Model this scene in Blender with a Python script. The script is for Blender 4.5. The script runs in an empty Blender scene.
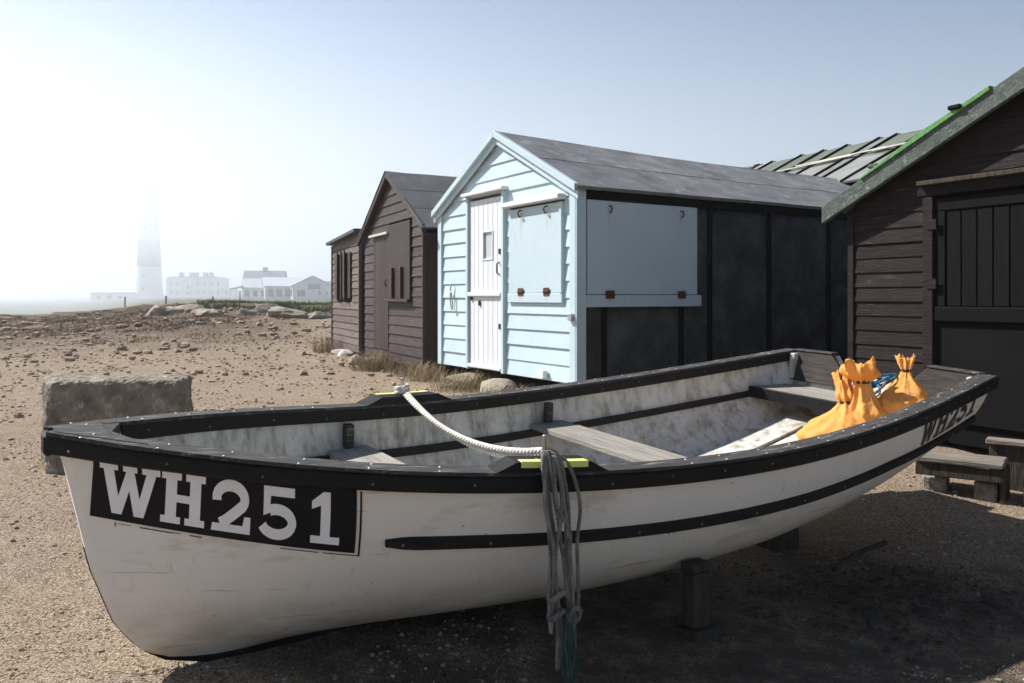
import bpy, bmesh, math, random
from mathutils import Vector, Matrix, noise
R = math.radians
random.seed(7)
sc = bpy.context.scene
col = sc.collection

# ------------------------------------------------------------------ camera
cd = bpy.data.cameras.new('camera'); cam = bpy.data.objects.new('camera', cd); col.objects.link(cam)
cam.location = (0, 0, 1.05); cam.rotation_euler = (R(90), 0, 0)
cd.sensor_width = 36; cd.lens = 820 / 1024 * 36; cd.shift_y = -44.5 / 1024
cd.clip_start = .05; cd.clip_end = 6000
sc.camera = cam
# ------------------------------------------------------------------ sky and sun
SUN_AZ, SUN_EL = -68, 46          # degrees: azimuth from +Y (negative = left), elevation
w = bpy.data.worlds.new('World'); sc.world = w; w.use_nodes = True
nt = w.node_tree; nt.nodes.clear()
sk = nt.nodes.new('ShaderNodeTexSky'); sk.sky_type = 'NISHITA'; sk.sun_disc = False
sk.sun_elevation = R(SUN_EL); sk.sun_rotation = R(SUN_AZ); sk.air_density = 1.0; sk.dust_density = 0.45; sk.ozone_density = 1.0
bg = nt.nodes.new('ShaderNodeBackground'); bg.inputs[1].default_value = .066
wo = nt.nodes.new('ShaderNodeOutputWorld')
nt.links.new(sk.outputs[0], bg.inputs[0]); nt.links.new(bg.outputs[0], wo.inputs[0])
sl = bpy.data.lights.new('sun', 'SUN'); sl.energy = 5.0; sl.angle = R(.9); sl.color = (1, .97, .935)
so = bpy.data.objects.new('sun', sl); col.objects.link(so)
S = Vector((math.sin(R(SUN_AZ)) * math.cos(R(SUN_EL)), math.cos(R(SUN_AZ)) * math.cos(R(SUN_EL)), math.sin(R(SUN_EL))))
so.rotation_euler = S.to_track_quat('Z', 'Y').to_euler(); so.location = S * 60
vs = sc.view_settings; vs.view_transform = 'Standard'; vs.look = 'None'; vs.exposure = 0.70; vs.gamma = 1
sc.cycles.use_denoising = True
sc.cycles.max_bounces = 8; sc.cycles.volume_bounces = 6; sc.cycles.diffuse_bounces = 3
HAZE = .0008

# ------------------------------------------------------------------ helpers
def smooth(x, a, b):
    t = min(1, max(0, (x - a) / (b - a))); return t * t * (3 - 2 * t)
def spline(k, v):
    n = len(k); h = [k[i + 1] - k[i] for i in range(n - 1)]
    a = [0] * n; b = [1] * n; c = [0] * n; d = [0] * n
    for i in range(1, n - 1):
        a[i] = h[i - 1]; b[i] = 2 * (h[i - 1] + h[i]); c[i] = h[i]
        d[i] = 3 * ((v[i + 1] - v[i]) / h[i] - (v[i] - v[i - 1]) / h[i - 1])
    for i in range(1, n):
        m = a[i] / b[i - 1]; b[i] -= m * c[i - 1]; d[i] -= m * d[i - 1]
    C = [0] * n; C[-1] = d[-1] / b[-1]
    for i in range(n - 2, -1, -1): C[i] = (d[i] - c[i] * C[i + 1]) / b[i]
    def f(x):
        i = 0
        while i < n - 2 and x > k[i + 1]: i += 1
        t = x - k[i]
        return v[i] + ((v[i + 1] - v[i]) / h[i] - h[i] * (2 * C[i] + C[i + 1]) / 3) * t + C[i] * t * t + (C[i + 1] - C[i]) / (3 * h[i]) * t ** 3
    return f
def lerps(x, xs, ys):
    if x <= xs[0]: return ys[0]
    for i in range(len(xs) - 1):
        if x <= xs[i + 1]: return ys[i] + (ys[i + 1] - ys[i]) * (x - xs[i]) / (xs[i + 1] - xs[i])
    return ys[-1]
def mesh_obj(name, vs_, fs, m=None, parent=None, smooth_=False):
    me = bpy.data.meshes.new(name); me.from_pydata([tuple(v) for v in vs_], [], fs); me.update()
    return link(name, me, m, parent, smooth_)
def link(name, me, m=None, parent=None, smooth_=False):
    if m and not me.materials: me.materials.append(m)
    if smooth_:
        for p in me.polygons: p.use_smooth = True
    o = bpy.data.objects.new(name, me); col.objects.link(o); o.parent = parent
    return o
def bm_obj(name, bm, m=None, parent=None, smooth_=False):
    bmesh.ops.recalc_face_normals(bm, faces=bm.faces)
    me = bpy.data.meshes.new(name); bm.to_mesh(me); bm.free()
    return link(name, me, m, parent, smooth_)
def tag(o, label, cat, group=None):
    o['label'] = label; o['category'] = cat
    if group: o['group'] = group
    return o
def empty(name, loc, rz=0, label=None, cat=None, group=None):
    o = bpy.data.objects.new(name, None); col.objects.link(o); o.location = loc; o.rotation_euler = (0, 0, rz)
    o.empty_display_size = .2
    if label: tag(o, label, cat, group)
    return o
def box(name, x0, x1, y0, y1, z0, z1, m, parent=None, bev=.004, jit=0):
    bm = bmesh.new()
    vs_ = [bm.verts.new((x + random.uniform(-jit, jit), y, z + random.uniform(-jit, jit))) for x in (x0, x1) for y in (y0, y1) for z in (z0, z1)]
    for f in ((0, 1, 3, 2), (4, 6, 7, 5), (0, 4, 5, 1), (2, 3, 7, 6), (0, 2, 6, 4), (1, 5, 7, 3)): bm.faces.new([vs_[i] for i in f])
    if bev: bmesh.ops.bevel(bm, geom=bm.edges[:], offset=bev, segments=1, affect='EDGES')
    return bm_obj(name, bm, m, parent)
def prism(name, pts, y0, y1, m, parent=None, bev=0):
    """polygon in x,z extruded from y0 to y1"""
    bm = bmesh.new(); a = [bm.verts.new((p[0], y0, p[1])) for p in pts]; b = [bm.verts.new((p[0], y1, p[1])) for p in pts]
    bm.faces.new(a); bm.faces.new(b[::-1]); n = len(pts)
    for i in range(n): bm.faces.new((a[i], b[i], b[(i + 1) % n], a[(i + 1) % n]))
    if bev: bmesh.ops.bevel(bm, geom=bm.edges[:], offset=bev, segments=1, affect='EDGES')
    return bm_obj(name, bm, m, parent)
def beam(name, p, q, wdt, hgt, m, parent=None, up=(0, 0, 1), bev=.003):
    """square bar from p to q"""
    p = Vector(p); q = Vector(q); d = (q - p).normalized(); u = Vector(up); s = d.cross(u).normalized(); u = s.cross(d)
    bm = bmesh.new(); r = []
    for c in (p, q): r.append([bm.verts.new(c + s * a * wdt / 2 + u * b * hgt / 2) for a, b in ((-1, -1), (1, -1), (1, 1), (-1, 1))])
    bm.faces.new(r[0]); bm.faces.new(r[1][::-1])
    for i in range(4): bm.faces.new((r[0][i], r[1][i], r[1][(i + 1) % 4], r[0][(i + 1) % 4]))
    if bev: bmesh.ops.bevel(bm, geom=bm.edges[:], offset=bev, segments=1, affect='EDGES')
    return bm_obj(name, bm, m, parent)
def tube_data(path, rad, n=8, V=None, F=None, closed=False, cap=True):
    V = [] if V is None else V; F = [] if F is None else F
    base = len(V); N = len(path); path = [Vector(p) for p in path]
    pu = Vector((.12, .31, .94))
    for i, p in enumerate(path):
        t = (path[min(i + 1, N - 1)] - path[max(i - 1, 0)]).normalized()
        s = t.cross(pu)
        if s.length < 1e-4: s = t.cross(Vector((1, 0, 0)))
        s.normalize(); u = s.cross(t); pu = u
        r = rad(i / max(1, N - 1)) if callable(rad) else rad
        for k in range(n):
            a = 2 * math.pi * k / n; V.append(p + s * math.cos(a) * r + u * math.sin(a) * r)
    for i in range(N - 1):
        for k in range(n):
            k2 = (k + 1) % n
            F.append((base + i * n + k, base + i * n + k2, base + (i + 1) * n + k2, base + (i + 1) * n + k))
    if cap: F.append(tuple(base + k for k in range(n))[::-1]); F.append(tuple(base + (N - 1) * n + k for k in range(n)))
    return V, F
def catmull(pts, per=10):
    pts = [Vector(p) for p in pts]; P = [pts[0] * 2 - pts[1]] + pts + [pts[-1] * 2 - pts[-2]]; out = []
    for i in range(1, len(P) - 2):
        for j in range(per):
            t = j / per; a, b, c, d = P[i - 1:i + 3]
            out.append(.5 * ((2 * b) + (c - a) * t + (2 * a - 5 * b + 4 * c - d) * t * t + (3 * b - a - 3 * c + d) * t ** 3))
    out.append(pts[-1]); return out
def resample(path, step):
    out = [path[0].copy()]; acc = 0
    for a, b in zip(path, path[1:]):
        l = (b - a).length
        while acc + l >= step:
            t = (step - acc) / l; a = a.lerp(b, t); out.append(a.copy()); l = (b - a).length; acc = 0
        acc += l
    out.append(path[-1].copy()); return out
def rope(name, ctrl, rad, m, parent=None, strands=3, pitch=None):
    """laid rope: strands twisted round the path"""
    pitch = pitch or rad * 7; path = resample(catmull(ctrl), pitch / 9); V = []; F = []
    N = len(path); fr = []; pu = Vector((.1, .3, .95))
    for i in range(N):
        t = (path[min(i + 1, N - 1)] - path[max(i - 1, 0)]).normalized(); s = t.cross(pu); s.normalize(); u = s.cross(t); pu = u; fr.append((s, u))
    for k in range(strands):
        p = []
        for i in range(N):
            a = 2 * math.pi * (i / 9 + k / strands); p.append(path[i] + fr[i][0] * math.cos(a) * rad * .5 + fr[i][1] * math.sin(a) * rad * .5)
        tube_data(p, rad * .56, 6, V, F)
    return mesh_obj(name, V, F, m, parent, True)

# ------------------------------------------------------------------ materials
def mat(name, c1, c2, scale=6, stretch=(1, 1, 1), rough=.8, bump=.15, bscale=40, c3=None, c3amt=.35, c3scale=3, c3stretch=None, vary=.12, spec=.3, metal=0, detail=6, bdist=.01, c3soft=.12):
    m = bpy.data.materials.new(name); m.use_nodes = True; nt = m.node_tree; N = nt.nodes; Lk = nt.links
    b = N['Principled BSDF']; b.inputs['Roughness'].default_value = rough; b.inputs['Metallic'].default_value = metal
    b.inputs['Specular IOR Level'].default_value = spec
    tc = N.new('ShaderNodeTexCoord'); oi = N.new('ShaderNodeObjectInfo')
    ad = N.new('ShaderNodeVectorMath'); ad.operation = 'MULTIPLY_ADD'
    Lk.new(oi.outputs['Random'], ad.inputs[0]); ad.inputs[1].default_value = (17, 23, 31); Lk.new(tc.outputs['Object'], ad.inputs[2])
    mp = N.new('ShaderNodeMapping'); mp.inputs['Scale'].default_value = stretch; Lk.new(ad.outputs[0], mp.inputs[0])
    n1 = N.new('ShaderNodeTexNoise'); n1.inputs['Scale'].default_value = scale; n1.inputs['Detail'].default_value = detail; n1.inputs['Roughness'].default_value = .62
    Lk.new(mp.outputs[0], n1.inputs[0])
    r = N.new('ShaderNodeValToRGB'); r.color_ramp.elements[0].position = .3; r.color_ramp.elements[1].position = .7
    r.color_ramp.elements[0].color = (*c1, 1); r.color_ramp.elements[1].color = (*c2, 1); Lk.new(n1.outputs[0], r.inputs[0])
    out = r.outputs[0]
    if c3:
        mp3 = N.new('ShaderNodeMapping'); mp3.inputs['Scale'].default_value = c3stretch or stretch; Lk.new(ad.outputs[0], mp3.inputs[0])
        n3 = N.new('ShaderNodeTexNoise'); n3.inputs['Scale'].default_value = c3scale; n3.inputs['Detail'].default_value = 8; n3.inputs['Roughness'].default_value = .7
        Lk.new(mp3.outputs[0], n3.inputs[0])
        r3 = N.new('ShaderNodeValToRGB'); p = .72 - c3amt * .5; r3.color_ramp.elements[0].position = p; r3.color_ramp.elements[1].position = min(1, p + c3soft)
        Lk.new(n3.outputs[0], r3.inputs[0])
        mx = N.new('ShaderNodeMix'); mx.data_type = 'RGBA'; Lk.new(r3.outputs[0], mx.inputs['Factor']); Lk.new(out, mx.inputs['A']); mx.inputs['B'].default_value = (*c3, 1)
        out = mx.outputs['Result']
    if vary:
        hs = N.new('ShaderNodeHueSaturation'); mr = N.new('ShaderNodeMapRange'); mr.inputs['To Min'].default_value = 1 - vary; mr.inputs['To Max'].default_value = 1 + vary
        Lk.new(oi.outputs['Random'], mr.inputs['Value']); Lk.new(mr.outputs[0], hs.inputs['Value']); Lk.new(out, hs.inputs['Color']); out = hs.outputs[0]
    Lk.new(out, b.inputs['Base Color'])
    if bump:
        n2 = N.new('ShaderNodeTexNoise'); n2.inputs['Scale'].default_value = bscale; n2.inputs['Detail'].default_value = 5; Lk.new(mp.outputs[0], n2.inputs[0])
        bp = N.new('ShaderNodeBump'); bp.inputs['Strength'].default_value = bump; bp.inputs['Distance'].default_value = bdist
        Lk.new(n2.outputs[0], bp.inputs['Height']); Lk.new(bp.outputs[0], b.inputs['Normal'])
    return m
M = {}
M['hull'] = mat('hull_paint', (.775, .735, .68), (.82, .785, .735), 2.5, rough=.42, bump=.05, bscale=9, c3=(.60, .55, .48), c3amt=.3, c3scale=2.2, c3stretch=(1, 1, 3), vary=0, spec=.4)
def hull_wear(m):
    # tan grime low on the skin, fine scratches and small chips
    nt = m.node_tree; N = nt.nodes; Lk = nt.links; b = N['Principled BSDF']; src = b.inputs['Base Color'].links[0].from_socket
    tc = N.new('ShaderNodeTexCoord'); sx = N.new('ShaderNodeSeparateXYZ'); Lk.new(tc.outputs['Object'], sx.inputs[0])
    def nz(scale, st, det, lo, hi):
        mp = N.new('ShaderNodeMapping'); mp.inputs['Scale'].default_value = st; Lk.new(tc.outputs['Object'], mp.inputs[0])
        q = N.new('ShaderNodeTexNoise'); q.inputs['Scale'].default_value = scale; q.inputs['Detail'].default_value = det; q.inputs['Roughness'].default_value = .65; Lk.new(mp.outputs[0], q.inputs[0])
        r = N.new('ShaderNodeMapRange'); r.inputs['From Min'].default_value = lo; r.inputs['From Max'].default_value = hi; Lk.new(q.outputs[0], r.inputs['Value']); return r.outputs[0]
    def mul(a, c):
        q = N.new('ShaderNodeMath'); q.operation = 'MULTIPLY'; q.use_clamp = True
        for k_, v_ in enumerate((a, c)):
            if isinstance(v_, float): q.inputs[k_].default_value = v_
            else: Lk.new(v_, q.inputs[k_])
        return q.outputs[0]
    def over(fac, colr, a):
        q = N.new('ShaderNodeMix'); q.data_type = 'RGBA'; Lk.new(fac, q.inputs['Factor']); Lk.new(a, q.inputs['A']); q.inputs['B'].default_value = (*colr, 1); return q.outputs['Result']
    low = N.new('ShaderNodeMapRange'); low.inputs['From Min'].default_value = .12; low.inputs['From Max'].default_value = -.16; Lk.new(sx.outputs['Z'], low.inputs['Value'])
    c = over(mul(mul(nz(2.6, (1, 1, 2.5), 6, .38, .60), low.outputs[0]), .9), (.42, .32, .20), src)
    c = over(mul(nz(5, (.35, .35, 9), 8, .63, .69), .55), (.30, .27, .23), c)
    c = over(mul(nz(26, (1, 1, 1), 3, .71, .735), .85), (.16, .13, .10), c)
    c = over(mul(nz(9, (3, 3, .6), 6, .62, .72), .42), (.40, .34, .26), c)
    Lk.new(c, b.inputs['Base Color'])
hull_wear(M['hull'])
M['interior'] = mat('interior_paint', (.50, .48, .43), (.66, .64, .60), 5, rough=.75, bump=.2, bscale=30, c3=(.19, .165, .105), c3amt=.52, c3scale=5, c3stretch=(3, 3, 1), vary=.05, c3soft=.25)
M['black'] = mat('black_gunwale', (.007, .007, .0075), (.014, .0135, .0135), 9, (1, 4, 4), rough=.6, bump=.25, bscale=14, c3=(.09, .085, .08), c3amt=.12, c3scale=14, vary=.1, spec=.2)
M['blackflat'] = mat('black_panel', (.009, .009, .010), (.014, .014, .015), 6, rough=.6, bump=.03, c3=(.05, .05, .05), c3amt=.1, c3scale=20, vary=0, spec=.15)
M['capwood'] = mat('worn_black_cap', (.02, .019, .018), (.07, .065, .06), 5, (1, 10, 10), rough=.75, bump=.4, bscale=12, c3=(.26, .24, .21), c3amt=.32, c3scale=6, vary=.08)
M['thwart'] = mat('grey_thwart_wood', (.20, .18, .15), (.40, .37, .32), 3, (12, 1.2, 12), rough=.85, bump=.5, bscale=14, c3=(.09, .075, .06), c3amt=.3, c3scale=3, vary=.1)
M['transomwood'] = mat('dark_transom_wood', (.022, .018, .016), (.07, .058, .05), 4, (14, 1.5, 10), rough=.85, bump=.5, bscale=14, c3=(.22, .2, .17), c3amt=.15, c3scale=4, vary=.1)
M['letter'] = mat('white_lettering', (.80, .80, .85), (.86, .86, .90), 6, rough=.5, bump=.02, vary=0)
M['blackletter'] = mat('black_lettering', (.012, .012, .013), (.02, .02, .02), 6, rough=.5, bump=.02, vary=0)
M['yellow'] = mat('yellow_plate', (.62, .66, .16), (.70, .72, .26), 6, rough=.5, bump=.05, c3=(.35, .33, .15), c3amt=.2, c3scale=9, vary=.03)
M['steel'] = mat('galvanised_steel', (.30, .30, .29), (.5, .5, .48), 20, rough=.45, bump=.1, metal=.8, vary=.1)
M['brightscrew'] = mat('screw_head', (.6, .6, .58), (.75, .75, .72), 20, rough=.35, bump=0, metal=.4, vary=.25)
M['dullscrew'] = mat('dull_screw_head', (.10, .10, .10), (.2, .2, .19), 20, rough=.5, bump=0, metal=.5, vary=.3)
M['rust'] = mat('rusty_iron', (.05, .026, .014), (.13, .06, .028), 25, rough=.9, bump=.4, vary=.15)
M['whiterope'] = mat('pale_rope', (.52, .49, .43), (.72, .69, .62), 25, rough=.95, bump=.3, bscale=80, vary=.05)
M['darkrope'] = mat('weathered_rope', (.10, .092, .08), (.27, .25, .22), 14, rough=.95, bump=.3, bscale=80, vary=.25)
M['netgreen'] = mat('green_frayed_twine', (.03, .075, .06), (.07, .14, .115), 25, rough=.95, bump=0, vary=.2)
M['bluerope'] = mat('blue_rope', (.02, .12, .26), (.05, .24, .42), 20, rough=.8, bump=.2, bscale=60, vary=.15)
M['sack'] = mat('orange_sack_cloth', (.78, .34, .065), (.88, .46, .14), 7, rough=.75, bump=.6, bscale=26, c3=(.80, .48, .22), c3amt=.22, c3scale=3, vary=.05, spec=.25, bdist=.02)
def thin_cloth(m):
    nt = m.node_tree; N = nt.nodes; b = N['Principled BSDF']; o_ = N['Material Output']; t = N.new('ShaderNodeBsdfTranslucent'); t.inputs['Color'].default_value = (.85, .36, .07, 1)
    mx = N.new('ShaderNodeMixShader'); mx.inputs[0].default_value = .28; nt.links.new(b.outputs[0], mx.inputs[1]); nt.links.new(t.outputs[0], mx.inputs[2]); nt.links.new(mx.outputs[0], o_.inputs['Surface'])
thin_cloth(M['sack'])
def rust_runs(m, runs):
    # (axis, position, top z, length): brown run-down stains below the iron fittings
    nt = m.node_tree; N = nt.nodes; Lk = nt.links; b = N['Principled BSDF']; src = b.inputs['Base Color'].links[0].from_socket
    tc = N.new('ShaderNodeTexCoord'); sx = N.new('ShaderNodeSeparateXYZ'); Lk.new(tc.outputs['Object'], sx.inputs[0])
    mp = N.new('ShaderNodeMapping'); mp.inputs['Scale'].default_value = (40, 40, 5); Lk.new(tc.outputs['Object'], mp.inputs[0])
    nz = N.new('ShaderNodeTexNoise'); nz.inputs['Scale'].default_value = 1; nz.inputs['Detail'].default_value = 5; Lk.new(mp.outputs[0], nz.inputs[0])
    nr = N.new('ShaderNodeMapRange'); nr.inputs['From Min'].default_value = .36; nr.inputs['From Max'].default_value = .62; Lk.new(nz.outputs[0], nr.inputs['Value'])
    def mth(op, a, c):
        q = N.new('ShaderNodeMath'); q.operation = op
        for k_, v_ in enumerate((a, c)):
            if isinstance(v_, (int, float)): q.inputs[k_].default_value = v_
            else: Lk.new(v_, q.inputs[k_])
        return q.outputs[0]
    tot = None
    for ax, pos, zt, ln, wd in runs:
        d = mth('ABSOLUTE', mth('SUBTRACT', sx.outputs[ax], pos), 0)
        r1 = N.new('ShaderNodeMapRange'); r1.inputs['From Min'].default_value = wd; r1.inputs['From Max'].default_value = 0; Lk.new(d, r1.inputs['Value'])
        r2 = N.new('ShaderNodeMapRange'); r2.inputs['From Min'].default_value = zt - ln; r2.inputs['From Max'].default_value = zt; Lk.new(sx.outputs['Z'], r2.inputs['Value'])
        up = mth('LESS_THAN', sx.outputs['Z'], zt + .01); v = mth('MULTIPLY', mth('MULTIPLY', r1.outputs[0], r2.outputs[0]), up)
        tot = v if tot is None else mth('MAXIMUM', tot, v)
    fac = mth('MULTIPLY', mth('MULTIPLY', tot, nr.outputs[0]), .75)
    q = N.new('ShaderNodeMix'); q.data_type = 'RGBA'; Lk.new(fac, q.inputs['Factor']); Lk.new(src, q.inputs['A']); q.inputs['B'].default_value = (.36, .20, .07, 1); Lk.new(q.outputs['Result'], b.inputs['Base Color'])
M['cord'] = mat('dark_cord', (.02, .018, .016), (.05, .045, .04), 20, rough=.9, bump=.1)
M['concrete'] = mat('weathered_stone_block', (.125, .104, .08), (.29, .25, .195), 9, rough=.95, bump=.9, bscale=22, bdist=.03, c3=(.40, .36, .29), c3amt=.36, c3scale=12, vary=0)
M['rock'] = mat('grey_brown_rock', (.20, .17, .13), (.38, .33, .26), 5, rough=.95, bump=.8, bscale=16, bdist=.03, c3=(.38, .34, .28), c3amt=.25, c3scale=8, vary=.15)
M['palestone'] = mat('pale_limestone', (.36, .34, .30), (.52, .49, .44), 7, rough=.9, bump=.6, bscale=25, c3=(.2, .18, .14), c3amt=.3, c3scale=6, vary=.15)
M['gravel'] = mat('gravel_stone', (.18, .128, .085), (.39, .295, .205), 22, rough=.95, bump=.2, bscale=30, c3=(.58,.52,.44), c3amt=.34, c3scale=30, vary=0)
M['blue'] = mat('pale_blue_paint', (.46, .575, .615), (.51, .62, .655), 3, rough=.5, bump=.1, bscale=10, c3=(.40,.48,.49), c3amt=.26, c3scale=3, c3stretch=(6, 6, 1.2), vary=.03, spec=.4)
M['bluehatch'] = mat('pale_blue_hatch_paint', (.45, .56, .605), (.50, .60, .64), 3, rough=.55, bump=.08, bscale=10, c3=(.50,.44,.33), c3amt=.2, c3scale=3, c3stretch=(6, 6, .7), vary=.02, spec=.4)
M['white'] = mat('white_paint', (.64, .66, .69), (.70, .72, .745), 3, rough=.45, bump=.05, bscale=10, c3=(.6, .6, .58), c3amt=.12, c3scale=4, c3stretch=(6, 6, 1), vary=.02, spec=.4)
M['brown'] = mat('brown_stained_board', (.036, .022, .019), (.062, .042, .037), 3, (1.5, 14, 14), rough=.62, bump=.45, bscale=10, c3=(.16, .125, .11), c3amt=.26, c3scale=3, vary=.22, spec=.3)
M['brownv'] = mat('brown_vertical_plank', (.034, .018, .0165), (.055, .033, .030), 3, (14, 14, 1.5), rough=.6, bump=.4, bscale=10, c3=(.14, .105, .10), c3amt=.24, c3scale=2.5, vary=.15, spec=.3)
M['greyboard'] = mat('grey_brown_board', (.085, .062, .052), (.16, .125, .105), 3, (1.5, 14, 14), rough=.75, bump=.45, bscale=10, c3=(.24, .20, .175), c3amt=.26, c3scale=3, vary=.18)
M['dark'] = mat('black_brown_board', (.0125, .0085, .0085), (.028, .0195, .0195), 3, (1.5, 14, 14), rough=.7, bump=.5, bscale=10, c3=(.11,.085,.085), c3amt=.24, c3scale=4, vary=.25, spec=.12)
M['darkv'] = mat('black_plank', (.0055, .0055, .0057), (.0095, .0093, .0095), 3, (14, 14, 1.5), rough=.75, bump=.3, bscale=10, c3=(.045, .042, .04), c3amt=.12, c3scale=3, vary=.15, spec=.06)
M['darkpanel'] = mat('black_sheet', (.006, .006, .0062), (.0095, .0095, .0097), 2, rough=.8, bump=.12, bscale=14, vary=.08, spec=.06)
M['feltwall'] = mat('dark_felt_wall', (.085, .09, .089), (.175, .18, .174), 4, rough=.9, bump=.7, bscale=60, c3=(.20,.205,.195), c3amt=.36, c3scale=4, vary=.1, spec=.1, bdist=.02)
M['batten'] = mat('black_brown_batten', (.008, .0065, .0065), (.014, .011, .011), 4, (10, 10, 1), rough=.8, bump=.3, vary=.1, spec=.1)
M['felt'] = mat('grey_roof_felt', (.115, .12, .126), (.225, .228, .232), 3, rough=.95, bump=.8, bscale=110, c3=(.28,.28,.28), c3amt=.34, c3scale=4.5, vary=.06, spec=.1)
M['feltdark'] = mat('dark_roof_felt', (.085, .09, .097), (.13, .135, .142), 3, rough=.95, bump=.6, bscale=110, c3=(.15,.15,.155), c3amt=.24, c3scale=3, vary=.06, spec=.1)
M['feltgreen'] = mat('green_mineral_felt', (.085, .105, .08), (.135, .155, .12), 3, rough=.95, bump=.5, bscale=90, vary=.1)
M['feltstrip'] = mat('pale_grey_mineral_felt', (.15, .16, .155), (.22, .225, .215), 3, rough=.95, bump=.5, bscale=90, vary=.15)
M['verge'] = mat('mossy_verge_felt', (.055, .07, .062), (.11, .125, .11), 14, rough=.95, bump=.8, bscale=50, c3=(.28,.30,.265), c3amt=.3, c3scale=18, vary=.05)
M['greenfelt'] = mat('bright_green_edging', (.06, .17, .05), (.15, .33, .12), 14, (3, 3, 3), rough=.8, bump=.4, bscale=30, c3=(.04, .14, .04), c3amt=.3, c3scale=12, vary=0)
M['palebatten'] = mat('bleached_batten', (.42, .39, .33), (.60, .57, .50), 5, (10, 10, 10), rough=.85, bump=.3, vary=.1)
M['stepwood'] = mat('weathered_step_wood', (.12, .10, .08), (.26, .23, .19), 3, (1.5, 12, 12), rough=.9, bump=.5, bscale=12, vary=.15)
M['post'] = mat('old_post_wood', (.035, .029, .023), (.085, .07, .055), 4, (10, 10, 1.5), rough=.9, bump=.6, bscale=12, c3=(.06, .09, .05), c3amt=.2, c3scale=5, vary=.1, spec=.1)
M['glass'] = mat('window_glass', (.05, .07, .08), (.07, .09, .10), 2, rough=.1, bump=0, spec=.6, vary=.1)
M['glassteal'] = mat('teal_window_glass', (.05, .18, .19), (.08, .24, .25), 2, rough=.15, bump=0, spec=.6, vary=.1)
M['paleglass'] = mat('frosted_pane', (.40, .46, .48), (.48, .53, .55), 4, rough=.25, bump=0, spec=.5, vary=.05)
M['whitewall'] = mat('white_render', (.72, .72, .70), (.79, .79, .77), 1, rough=.85, bump=.05, vary=.03)
M['redband'] = mat('red_tower_paint', (.21, .075, .07), (.25, .095, .085), .3, rough=.7, bump=.03, vary=.02)
M['slate'] = mat('slate_roof', (.10, .11, .13), (.16, .17, .19), 1, rough=.6, bump=.1, vary=.1)
M['metalroof'] = mat('pale_sheet_roof', (.42, .44, .46), (.52, .54, .55), 1, rough=.35, bump=.05, vary=.1, spec=.6)
M['brick'] = mat('chimney_brick', (.20, .16, .14), (.28, .23, .20), 2, rough=.9, bump=.1, vary=.1)
M['straw'] = mat('dry_grass_blade', (.20, .15, .085), (.36, .28, .17), 4, rough=.9, bump=0, vary=.2)
M['twig'] = mat('dark_twig', (.05, .04, .03), (.12, .10, .078), 8, rough=.9, bump=0, vary=.2)
M['scrub'] = mat('brown_heath_scrub', (.10, .072, .048), (.20, .15, .10), 3, rough=.95, bump=0, vary=.1)
M['greengrass'] = mat('green_grass_blade', (.06, .085, .03), (.12, .15, .055), 2, rough=.9, bump=0, vary=.2)

# ------------------------------------------------------------------ ground
def mound(x, y):
    u = x / max(y, 1)
    a = smooth(y, 15, 31) * (1 - smooth(y, 36, 62))
    side = .10 + .65 * smooth(u, -.62, -.36)
    return a * side * (.80 + .9 * (noise.noise((x * .09, y * .12, 3.1)))) * (1 - smooth(u, .0, .3))
def G0(x, y):
    r = smooth(y, 3.0, 7.5)
    z = -.2 * (1 - r) - .1 * smooth(x, -.6, 1.2) * (1 - smooth(y, 4.5, 8))
    z += mound(x, y)
    u = x / max(y, 1)
    far = smooth(y, 38, 130)
    dip = 1 - smooth(u, -.56, -.40)
    z += far * ((1 - dip) * .62 - dip * 2.3) + smooth(y, 130, 290) * ((1 - dip) * .30 + dip * .9) + dip * smooth(y, 280, 700) * 1.6
    return z
def G(x, y):
    z = G0(x, y); d = math.hypot(x, y)
    z += .02 * noise.noise((x * .9, y * .9, .3)) + .011 * noise.noise((x * 3.1, y * 3.1, 1.7)) + .006 * noise.noise((x * 9, y * 9, 5.2))
    if d > 9: z += smooth(d, 9, 22) * (.07 * noise.noise((x * .45, y * .45, 9)) + .05 * noise.noise((x * 1.3, y * 1.3, 4)))
    rk = smooth(d, 17, 27) * (1 - smooth(d, 40, 60))
    if rk > 0:
        v = noise.noise((x * .8, y * .5, 7)) + .5 * noise.noise((x * 2.1, y * 1.4, 2)); z += rk * .16 * max(0, v) * (.4 + smooth(-x / max(y, 1), .1, .45))
    return z
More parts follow.
